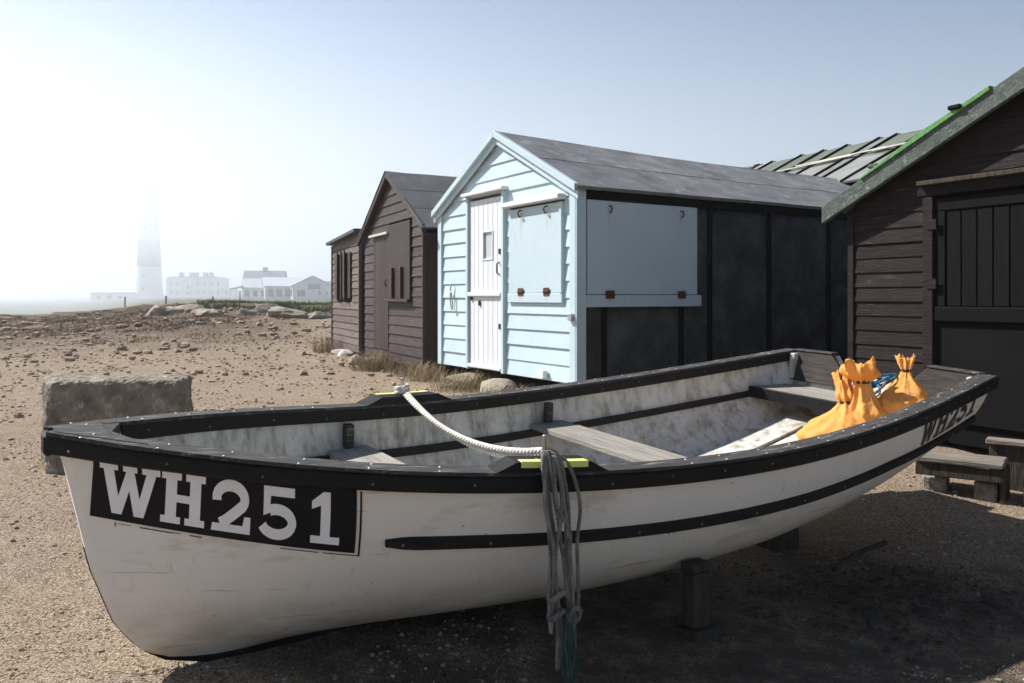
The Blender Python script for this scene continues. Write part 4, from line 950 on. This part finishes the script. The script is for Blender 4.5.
def plate(name, mapf, p0, p1, q0, q1, nx, ny, m, parent):
    V, F = [], []
    for i in range(nx + 1):
        for j in range(ny + 1): V.append(mapf(p0 + (p1 - p0) * i / nx, q0 + (q1 - q0) * j / ny))
    for i in range(nx):
        for j in range(ny): a = i * (ny + 1) + j; F.append((a, a + ny + 1, a + ny + 2, a + 1))
    o = mesh_obj(name, V, F, m, parent, True); return_flip(o); return o
bow = ((.020, .045), (.008, .320), (.167, .436), (.172, .085))
pl = plate('number_panel', bil(*bow, .003), 0, 1, 0, 1, 40, 12, M['blackflat'], boat)
lettering('WH251', [(.025, .245), (.252, .412), (.437, .582), (.612, .765), (.815, .932)], .11, .87, bil(*bow, .005), M['letter'], 'letter', pl)
for (p0, p1, q0, q1) in ((.18, .30, -.055, -.040), (.30, .33, -.045, -.035), (.36, .405, -.05, -.035), (.70, .85, -.046, -.034), (.87, 1.022, -.046, -.034), (1.014, 1.022, -.034, .92), (.09, .094, -.10, -.03), (.105, .15, -.05, -.042)):
    plate('paint_line', bil(*bow, .003), p0, p1, q0, q1, 10, 4, M['blackflat'], pl)
stn = ((.803, .075), (.812, .40), (.972, .40), (.965, .085))
lettering('WH251', [(.0, .235), (.245, .435), (.45, .615), (.64, .80), (.84, .985)], .0, .97, bil(*stn, .003), M['blackletter'], 'stern_letter', boat)

# ---- ropes
def wl(v): return BW @ Vector(v)
def at_b(v): return wl(v)
c = wl(pf) + Vector((0, 0, .06)); d = wl(pn) + Vector((0, 0, .075))
ro = empty('mooring_rope', c, 0, 'pale doubled rope stretched across the boat between two pins', 'rope')
def sag(a, b, s, n=8, off=Vector((0, 0, 0))):
    return [a.lerp(b, i / n) + Vector((0, 0, -s * 4 * (i / n) * (1 - i / n))) + off * math.sin(math.pi * i / n) for i in range(n + 1)]
rope('strand', [p - c for p in sag(c, d, .085)], .011, M['whiterope'], ro)
rope('strand', [p - c for p in sag(c + Vector((.01, 0, .012)), d + Vector((.0, .01, -.012)), .11, off=Vector((.02, -.01, 0)))], .011, M['whiterope'], ro)
lp = [Vector((.028 * math.cos(a), .028 * math.sin(a), -.015 + a * .0035)) for a in [x * .5 for x in range(0, 27)]]
rope('loop', lp, .010, M['whiterope'], ro)
hk = wl(pn); out_n = (Matrix.Rotation(TH, 3, 'Z') @ Vector((0, -1, 0))); al = (Matrix.Rotation(TH, 3, 'Z') @ Vector((1, 0, 0)))
hr = empty('rope_hank', hk, 0, 'bundle of weathered dark ropes hanging from the near pin over the hull', 'rope')
def hp(a, o_, z): return al * a + out_n * o_ + Vector((0, 0, z))
def hang(a0, a1, bot, o0=.075, o1=.085, wob=.022, rad=.0066, m='darkrope', a2=None, back=None):
    a2 = a1 if a2 is None else a2
    pts = [hp(.0, 0, .06), hp(a0 * .5, .03, .075), hp(a0, .062, .03), hp(a0 * .7 + a1 * .3, o0, -.10), hp((a0 + a1) / 2 + random.uniform(-wob, wob), o0 + .005, bot * .4), hp(a1 + random.uniform(-wob, wob), o1, bot * .75), hp((a1 + a2) / 2, o1 + .005, bot)]
    if back is not None: pts += [hp(a2 + .015, o1, bot * .85), hp(a2 + random.uniform(-wob, wob), o1 + .012, bot * .45), hp(back, o0 + .012, -.09), hp(back * .6, .06, .04), hp(0, .01, .065)]
    rope('rope', pts, rad, M[m], hr)
hang(-.035, -.01, -.56, a2=.02, back=.035)
hang(-.05, -.02, -.62, a2=-.005, back=.01)
hang(-.02, .025, -.66, a2=.05, back=.02, rad=.006)
hang(.02, .03, -.50, a2=.065, back=.085)
hang(-.045, -.03, -.50, a2=-.045, back=-.06, rad=.006)
hang(.03, .04, -.40, a2=.02, back=-.01, rad=.0075)
for j in range(2):   # wraps at the pin
    r_ = .030 + .006 * j; z_ = .02 + .012 * j; rope('wrap', [hp(r_ * math.cos(a) * .9, .012 + r_ * math.sin(a), z_ + .012 * math.sin(2 * a + j)) for a in [x * .45 for x in range(0, 15)]], .009, M['darkrope'], hr)
for q in (-.30, -.36): rope('knot', [hp(-.02 + .026 * math.cos(a), .095 + .02 * math.sin(a), q - .08 + .012 * math.sin(a * 1.5)) for a in [x * .5 for x in range(0, 14)]], .010, M['darkrope'], hr)
rope('knot', [hp(.055 + .024 * math.cos(a), .095 + .008 * math.sin(a), -.46 + .026 * math.sin(a)) for a in [x * .5 for x in range(0, 13)]], .010, M['darkrope'], hr)
V, F = [], []
for i in range(36):
    a = random.uniform(.0, .055); z0 = random.uniform(-.56, -.42); l_ = random.uniform(.1, .22)
    tube_data([hp(a, .09 + random.uniform(-.01, .015), z0), hp(a + random.uniform(-.01, .02), .095 + random.uniform(-.01, .02), z0 - l_ * .5), hp(a + random.uniform(-.015, .035), .095 + random.uniform(-.02, .03), max(-.70, z0 - l_))], .0014, 3, V, F)
o = mesh_obj('frayed_twine', V, F, M['netgreen'], hr); o['kind'] = 'stuff'

# ---- sacks in the stern
def sack(loc, h, rx, ry, neck, lean, rz, seed, label, prof, folds=9):
    """cloth sack: prof = list of (height fraction, radius fraction); the narrowest point above 0.5 is tied"""
    rt = empty('sack', BW @ Vector(loc), TH + rz, label, 'sack', None)
    NA = 84; V, F = [], []; rnd = random.Random(seed); ph0 = rnd.uniform(0, 6)
    tz = min((p for p in prof if p[0] > .5), key=lambda p: p[1])[0]; n0 = 40
    zs_ = [i / n0 for i in range(n0 + 1)]; rf = lambda z: lerps(z, [p[0] for p in prof], [p[1] for p in prof])
    for z in zs_:
        r_ = (rf(max(0, z - .02)) + rf(z) * 2 + rf(min(1, z + .02))) / 4; cx = lean[0] * z ** 1.4; cy = lean[1] * z ** 1.4
        nk = smooth(z, tz - .38, tz - .04); ex = rx * (1 - nk) + neck * nk; ey = ry * (1 - nk) + neck * nk
        for i in range(NA):
            a = 2 * math.pi * i / NA; ca, sa = math.cos(a), math.sin(a); fold = smooth(z, tz - .55, tz - .05)
            wv = noise.noise((ca * 1.6, sa * 1.6, seed + z * .8)); cr = folds * a + ph0 + 2.6 * wv
            f_ = 1 + fold * .17 * (1 - 2 * abs(math.sin(cr * .5)) ** .7) * (1.0 if z < tz else 1.5)
            f_ += smooth(z, tz + .02, 1) * .35 * noise.noise((ca * 2.2, sa * 2.2, seed * 3.7)) + .30 * (1 - fold * .5) * noise.noise((ca * 1.2 + seed, sa * 1.2, z * 2.2)) + .10 * noise.noise((ca * 3 + seed, sa * 3, z * 6)) + .09 * noise.noise((ca * 5, sa * 5 + seed, z * 9)) + .04 * noise.noise((ca * 11, sa * 11 + seed, z * 20))
            zz_ = h * z + (.16 * h * noise.noise((ca * 2.0, sa * 2.0, seed + 5)) * smooth(z, tz, 1)) + .03 * h * noise.noise((ca * 2, sa * 2, z * 3 + seed)) * (1 - fold) * min(1, z * 6)
            V.append((cx + ex * r_ * f_ * ca, cy + ey * r_ * f_ * sa, zz_))
    NR = len(zs_)
    for j in range(NR - 1):
        for i in range(NA): i2 = (i + 1) % NA; F.append((j * NA + i, j * NA + i2, (j + 1) * NA + i2, (j + 1) * NA + i))
    F.append(tuple(range(NA))[::-1])
    b = len(V); V.append((lean[0], lean[1], h * (tz + .4 * (1 - tz)))); F += [((NR - 1) * NA + i, (NR - 1) * NA + (i + 1) % NA, b) for i in range(NA)]
    mesh_obj('cloth', V, F, M['sack'], rt, True)
    cz = h * tz; cl = lean[0] * tz ** 1.4, lean[1] * tz ** 1.4; rr = neck * rf(tz) * 1.12
    pts = [(cl[0] + rr * math.cos(a), cl[1] + rr * math.sin(a), cz + .004 * math.sin(a * .5)) for a in [x * .45 for x in range(0, 30)]] + [(cl[0] + rr + .02, cl[1] - .01, cz - .05), (cl[0] + rr + .03, cl[1] - .03, cz - .10)]
    rope('tie', pts, .0035, M['cord'], rt)
    return rt
fz = lambda x: KEEL((x - .4) / (L - .5)) + .125
PA = [(0, .75), (.06, .95), (.2, 1.05), (.45, .98), (.56, .74), (.64, .40), (.72, .62), (.85, .46), (.93, .56), (1, .66)]
PB = [(0, .7), (.05, .9), (.2, 1.0), (.4, .86), (.6, .62), (.74, .55), (.80, .42), (.86, .80), (.92, 1.08), (1, .95)]
PC = [(0, .7), (.06, .95), (.25, 1.05), (.42, .82), (.58, .60), (.70, .50), (.76, .40), (.84, .56), (1, .80)]
sack((3.77, -.26, fz(3.77) + .03), .41, .28, .21, .075, (.10, .10), .1, 1, 'low bulging orange sack with twisted neck, leftmost in the stern', PA, 7)
sack((3.90, -.27, fz(3.90)), .47, .17, .15, .085, (-.02, .03), .6, 2, 'orange sack with big flared tuft, in the middle of the three', PB, 8)
sack((4.10, -.37, SHEER(.92) - .185), .30, .17, .12, .055, (.13, .04), .2, 3, 'orange sack with tall narrow neck, nearest the transom', PC, 7)
br_ = empty('blue_rope', BW @ Vector((4.10, -.12, SHEER(.91) - .17)), TH, 'tangled blue rope behind the orange sacks in the stern', 'rope')
for j in range(5):
    r_ = .10 + .02 * j; rnd = random.Random(j)
    rope('coil', [(-.02 + r_ * math.cos(a) * .9, -.02 * j + r_ * math.sin(a) * .5, .05 + .02 * j + .05 * math.sin(a + j * .8) + .01 * rnd.random()) for a in [x * .4 for x in range(0, 17)]], .008, M['bluerope'] if j != 2 else M['darkrope'], br_, pitch=.07)

# ---- props under the boat
def prop_z(x, y, sg=-1): return 0
g = G(.72, 3.22)
pr = empty('boat_prop', (.72, 3.22, g), .55, 'short dark timber post on a plank propping the boat hull', 'prop')
box('post', -.040, .040, -.04, .04, .03, .245, M['post'], pr, .008, .004); box('base_plank', -.07, .075, -.06, .06, -.02, .028, M['post'], pr, .006, .006); box('wedge', -.05, .05, -.035, .035, .247, .285, M['post'], pr, .006)
ck = empty('timber_chock', (-.97, 2.93, G(-.97, 2.93)), .7, 'pale timber offcut lying under the boat forefoot', 'chock')
box('offcut', -.05, .09, -.09, .10, -.04, -.002, M['stepwood'], ck, .004, .003)
p2_ = BW @ Vector((3.35, .0, KEEL(.72))); gz = G(p2_.x, p2_.y)
pr2 = empty('keel_block', (p2_.x, p2_.y, gz), TH, 'dark timber block under the keel towards the stern', 'prop')
hgt = p2_.z - .05 - gz
box('timber', -.09, .09, -.2, .2, -.02, hgt * .5 - .001, M['post'], pr2, .006); box('timber', -.08, .08, -.16, .16, hgt * .5 + .001, hgt, M['post'], pr2, .006)
# dark dried seaweed scraps
V, F = [], []
for i in range(700):
    x = random.gauss(1.75, .38); y = random.gauss(3.62, .24)
    if i % 4 == 0: x = random.uniform(-.6, 2.6); y = random.uniform(2.3, 4.0)
    if noise.noise((x * 2.2, y * 2.2, 40)) < -.1: continue
    z = G(x, y) + .004; a = random.uniform(0, 6.3); l_ = random.uniform(.006, .028); w_ = l_ * random.uniform(.2, .5); ca, sa = math.cos(a), math.sin(a); b = len(V); t = random.uniform(.002, .014)
    V += [(x - ca * l_, y - sa * l_, z), (x + sa * w_, y - ca * w_, z + t), (x + ca * l_, y + sa * l_, z + random.uniform(0, .01)), (x - sa * w_, y + ca * w_, z + t * .4)]; F += [(b, b + 1, b + 2), (b, b + 2, b + 3)]
o = mesh_obj('dried_seaweed', V, F, M['post']); tag(o, 'scraps of dark dried seaweed on the ground beside the boat', 'seaweed'); o['kind'] = 'stuff'
# twigs and dry seaweed under and behind the boat
V, F = [], []
for i in range(800):
    if i % 3: x = random.gauss(1.75, .30); y = random.gauss(3.65, .22)
    else: x = random.uniform(-1.0, 2.3); y = random.uniform(2.2, 4.0)
    if i % 10 == 0: x = random.uniform(-1.3, -.5); y = random.uniform(2.35, 2.75)
    z = G(x, y) + random.uniform(.002, .02); a = random.uniform(0, 6.3); l_ = random.uniform(.01, .05); b = random.uniform(-.6, .6)
    p = Vector((x, y, z)); q = p + Vector((math.cos(a) * l_, math.sin(a) * l_, random.uniform(-.005, .012))); r_ = q + Vector((math.cos(a + b) * l_ * .7, math.sin(a + b) * l_ * .7, random.uniform(-.01, .008)))
    tube_data([p, q, r_], random.uniform(.0008, .0025), 4, V, F, cap=False)
o = mesh_obj('twigs', V, F, M['twig']); tag(o, 'dry twigs and seaweed litter on the shaded ground by the boat', 'twigs'); o['kind'] = 'stuff'
V, F = [], []; pa = catmull([(1.55, 3.95, -.26), (1.72, 4.1, -.235), (1.93, 4.24, -.22)], 6); tube_data(pa, .012, 7, V, F)
o = mesh_obj('stick', V, F, M['post'], None, True); tag(o, 'crooked stick lying on the shaded ground under the stern', 'stick')

# ------------------------------------------------------------------ far buildings
def gable_house(root, x0, x1, y0, y1, h, rh, wall, roof, ridge='y', ov=.25, z0=0):
    """walls and a two-slope roof, ridge along x or y"""
    if ridge == 'y':
        xm = (x0 + x1) / 2; prism('wall', [(x0, z0), (x1, z0), (x1, h), (xm, h + rh), (x0, h)], y0, y1, wall, root)
        for s, xe in ((-1, x0), (1, x1)):
            k_ = rh / ((x1 - x0) / 2); pts = [(xm, h + rh + .03), (xe + s * ov, h - ov * k_ + .03), (xe + s * ov, h - ov * k_ + .2), (xm, h + rh + .2)]
            prism('roof', pts if s > 0 else pts[::-1], y0 - ov, y1 + ov, roof, root)
    else:
        w_ = prism('wall', [(y0, z0), (y1, z0), (y1, h), ((y0 + y1) / 2, h + rh), (y0, h)], -x1, -x0, wall, root); w_.rotation_euler = (0, 0, R(90))
        ym = (y0 + y1) / 2
        for s, ye in ((-1, y0), (1, y1)):
            k_ = rh / ((y1 - y0) / 2); pts = [(ym, h + rh + .03), (ye + s * ov, h - ov * k_ + .03), (ye + s * ov, h - ov * k_ + .2), (ym, h + rh + .2)]
            o = prism('roof', pts if s > 0 else pts[::-1], -x1 - ov, -x0 + ov, roof, root); o.rotation_euler = (0, 0, R(90))
def win(root, x0, x1, z0, z1, y, glass='glass', bar=True):
    f = box('window', x0, x1, y - .08, y - .005, z0, z1, M['white'], root, 0); box('pane', x0 + .1, x1 - .1, y - .10, y - .081, z0 + .1, z1 - .1, M[glass], f, 0)
    if bar and x1 - x0 > .8: box('glazing_bar', (x0 + x1) / 2 - .04, (x0 + x1) / 2 + .04, y - .13, y - .101, z0 + .1, z1 - .1, M['white'], f, 0)
def frustum(name, z0, z1, r0, r1, m, parent, n=48, cap=True):
    V, F = [], []
    for z, r_ in ((z0, r0), (z1, r1)):
        for i in range(n): a = 2 * math.pi * i / n; V.append((r_ * math.cos(a), r_ * math.sin(a), z))
    for i in range(n): i2 = (i + 1) % n; F.append((i, i2, n + i2, n + i))
    if cap: F += [tuple(range(n))[::-1], tuple(range(n, 2 * n))]
    o = mesh_obj(name, V, F, m, parent)
    for p in o.data.polygons: p.use_smooth = len(p.vertices) == 4
    return o
D = 288; zb = G0(px(149, D), D) - .2
lh = empty('lighthouse', (px(149, D), D, zb), 0, 'tall white lighthouse tower with red band fading into the fog', 'lighthouse')
rad = lambda z: 4.75 - 1.75 * (z / 34) ** .8
zz = [0, 4, 8, 11.4]
for a, b in zip(zz, zz[1:]): frustum('lower_wall', a, b, rad(a), rad(b), M['whitewall'], lh, cap=False)
for a, b in ((11.4, 16), (16, 20.5)): frustum('red_band', a, b, rad(a) + .01, rad(b) + .01, M['redband'], lh, cap=False)
for a, b in ((20.5, 27), (27, 34)): frustum('upper_wall', a, b, rad(a), rad(b), M['whitewall'], lh, cap=False)
frustum('gallery', 34, 34.6, 4.2, 4.2, M['whitewall'], lh); frustum('lantern_base', 34.6, 36, 2.2, 2.2, M['whitewall'], lh); frustum('lantern', 36, 39, 2.0, 2.0, M['glass'], lh); frustum('lantern_roof', 39, 41, 2.2, .3, M['slate'], lh)
for i in range(16): a = 2 * math.pi * i / 16; beam('gallery_rail', (4.0 * math.cos(a), 4.0 * math.sin(a), 34.6), (4.0 * math.cos(a), 4.0 * math.sin(a), 35.7), .06, .06, M['white'], lh, up=(1, 0, 0), bev=0)
for z in (3, 7.5, 14, 18, 24, 30): box('tower_window', -.4, .4, -rad(z) - .1, -rad(z) + .4, z, z + 1.3, M['glass'], lh, 0)
frustum('plinth', -.5, .9, 5.3, 5.1, M['whitewall'], lh)

D = 284; kx = px(194, D); kh = empty('keepers_house', (kx, D, G0(kx, D) - .3), .0, 'white two-storey keepers house with row of chimneys beside the lighthouse', 'house')
prism('wall', [(-9.6, 0), (9.4, 0), (9.4, 6.6), (-9.6, 6.6)], 0, 8, M['whitewall'], kh); prism('parapet', [(-9.9, 6.6), (9.7, 6.6), (9.7, 7.0), (-9.9, 7.0)], -.25, 8.2, M['whitewall'], kh)
rf = prism('roof', [(-9.4, 7.0), (9.2, 7.0), (8.0, 7.5), (-8.2, 7.5)], .3, 7.5, M['slate'], kh)
for x, w_ in ((-5.4, 1.5), (-2.0, 1.2), (-.3, 1.5), (3.0, 1.5), (5.0, 1.2)): box('chimney', x - w_ / 2, x + w_ / 2, 2.2, 3.6, 7.0, 9.0, M['brick'], kh, 0)
for i in range(8):
    x = -8.6 + i * 2.35
    for z in (1.1, 4.2): win(kh, x, x + 1.0, z, z + 1.7, 0)
prism('porch', [(-3.2, 0), (-.2, 0), (-.2, 5.4), (-1.7, 6.2), (-3.2, 5.4)], -1.4, -.01, M['whitewall'], kh); win(kh, -2.3, -1.1, 3.2, 4.8, -1.4); box('door', -2.3, -1.1, -1.48, -1.405, .1, 2.3, M['slate'], kh, 0)
prism('wing', [(9.42, 0), (13.2, 0), (13.2, 3.4), (9.42, 3.4)], .5, 7, M['whitewall'], kh); win(kh, 10.6, 11.8, 1.2, 2.6, .5)
box('garden_wall', -12, 16, -6, -5.6, 0, 1.2, M['whitewall'], kh, 0)

D = 280; kx = px(110, D); lb = empty('low_building', (kx, D, G0(kx, D) - .2), 0, 'low white flat-roofed building left of the lighthouse', 'building')
prism('wall', [(-6.7, 0), (6.7, 0), (6.7, 2.9), (-6.7, 2.9)], 0, 6, M['whitewall'], lb); prism('roof', [(-6.9, 2.9), (6.9, 2.9), (6.9, 3.25), (-6.9, 3.25)], -.2, 6.2, M['slate'], lb)
for x in (-4.6, -1.0, 2.6): win(lb, x, x + 1.6, 1.1, 2.3, 0)
box('door', 5.0, 6.0, -.06, -.005, 0, 2.1, M['slate'], lb, 0)

D = 135; kx = px(311, D); vc = empty('visitor_hall', (kx, D, G0(kx, D) - .1), R(18), 'white gabled hall with teal window, nearest of the group by the sheds', 'hall')
gable_house(vc, -2.9, 3.4, 0, 9, 2.35, 1.55, M['whitewall'], M['metalroof'], 'y')
win(vc, -.55, 1.6, 1.75, 2.75, 0, 'glassteal', False); win(vc, -2.3, -.9, .55, 1.75, 0, 'glass', False); win(vc, 1.15, 1.6, .75, 1.6, 0, 'glass', False); win(vc, 2.3, 2.75, .75, 1.6, 0, 'glass', False)
for i in range(3): y = 1.2 + i * 2.4; f = box('window', -3.0, -2.905, y, y + 1.7, .6, 1.9, M['white'], vc, 0); box('pane', -3.03, -3.001, y + .1, y + 1.6, .7, 1.8, M['glass'], f, 0)
D = 141; kx = px(289, D); v2 = empty('visitor_hall', (kx, D, G0(kx, D) - .1), R(18), 'white hall with dark glazing between the teal-windowed hall and the long roof', 'hall')
gable_house(v2, -4.0, 3.0, 0, 9, 2.3, 1.5, M['whitewall'], M['metalroof'], 'x'); 
for x in (-3.6, -2.2, -.8, .6): win(v2, x, x + 1.1, .5, 2.0, 0, 'glass', False)
D = 146; kx = px(262, D); v3 = empty('visitor_hall', (kx, D, G0(kx, D) - .1), R(14), 'long white hall with pale sloping roof, leftmost of the group', 'hall')
gable_house(v3, -3.4, 3.6, 0, 8, 2.1, 1.6, M['whitewall'], M['metalroof'], 'x')
for x in (-3.0, -1.6, -.2, 1.2, 2.4): win(v3, x, x + .9, .5, 1.8, 0, 'glass', False)
prism('veranda_roof', [(-5.5, 1.9), (-3.2, 2.4), (-3.2, 2.5), (-5.5, 2.0)], -.5, 5, M['slate'], v3)
for x in (-5.3, -4.4): beam('veranda_post', (x, -.3, 0), (x, -.3, 1.95), .12, .12, M['white'], v3, up=(1, 0, 0), bev=0)
D = 165; kx = px(263, D); v4 = empty('house', (kx, D, G0(kx, D) - .1), R(10), 'taller house with grey roof and one chimney rising behind the white halls', 'house')
gable_house(v4, -3.9, 3.9, 0, 8, 3.4, 2.3, M['whitewall'], M['slate'], 'x'); box('chimney', -.45, .45, 3.6, 4.5, 5.2, 6.6, M['brick'], v4, 0)
for x in (-3.0, -.6, 1.8): win(v4, x, x + 1.1, 1.9, 3.0, 0)
D = 150; kx = px(334, D); v5 = empty('visitor_hall', (kx, D, G0(kx, D) - .1), R(14), 'grey-roofed low annex just right of the teal-windowed hall', 'hall')
gable_house(v5, -2.5, 4, 0, 7, 1.9, 1.4, M['whitewall'], M['slate'], 'x'); win(v5, -1, .5, .6, 1.6, 0)
# fence posts on the grass
for i, (u, y, h_, lab) in enumerate(((166, 75, .95, 'dark stumpy post on the grass below the keepers house'), (125, 80, 1.3, 'thin post on the grass below the low white building'), (221, 58, .55, 'dark post on the slope left of the green bank'), (240, 100, 1.3, 'dark post at the left end of the white halls'), (213, 90, .7, 'short post on the grass right of the keepers house'))):
    x = px(u, y); o = empty('fence_post', (x, y, G(x, y) - .05), .3 * i, lab, 'post'); box('shaft', -.07, .07, -.07, .07, 0, h_, M['post'], o, .01); box('cap', -.085, .085, -.085, .085, h_ + .002, h_ + .08, M['post'], o, .02)

# ------------------------------------------------------------------ haze
def volume(name, dens, an, colr):
    m = bpy.data.materials.new(name); m.use_nodes = True; nt = m.node_tree; nt.nodes.clear()
    o_ = nt.nodes.new('ShaderNodeOutputMaterial'); v = nt.nodes.new('ShaderNodeVolumePrincipled'); v.inputs['Color'].default_value = (*colr, 1); v.inputs['Density'].default_value = dens; v.inputs['Anisotropy'].default_value = an
    nt.links.new(v.outputs[0], o_.inputs['Volume']); return m
hz = box('haze', -1750, 1750, -1750, 1750, -6, 46, volume('haze_air', HAZE, .5, (.975, .985, 1)), None, 0)
hz['kind'] = 'stuff'; tag(hz, 'pale sea mist filling the air over the headland', 'haze')

# the fog bank that lies over the far headland, thicker in its upper layer
fg = box('fog_bank', -1745, 1745, 42, 1745, -5.5, 45.5, volume('fog_low', .0035, .55, (.885, .925, .98)), None, 0)
fg['kind'] = 'stuff'; tag(fg, 'low white fog lying over the far headland and its buildings', 'fog')
fu = box('fog_bank', -1740, 420, 110, 1740, 12, 45, volume('fog_high', .0044, .55, (.885, .925, .98)), None, 0)
fu['kind'] = 'stuff'; tag(fu, 'thick upper fog swallowing the top of the lighthouse', 'fog')
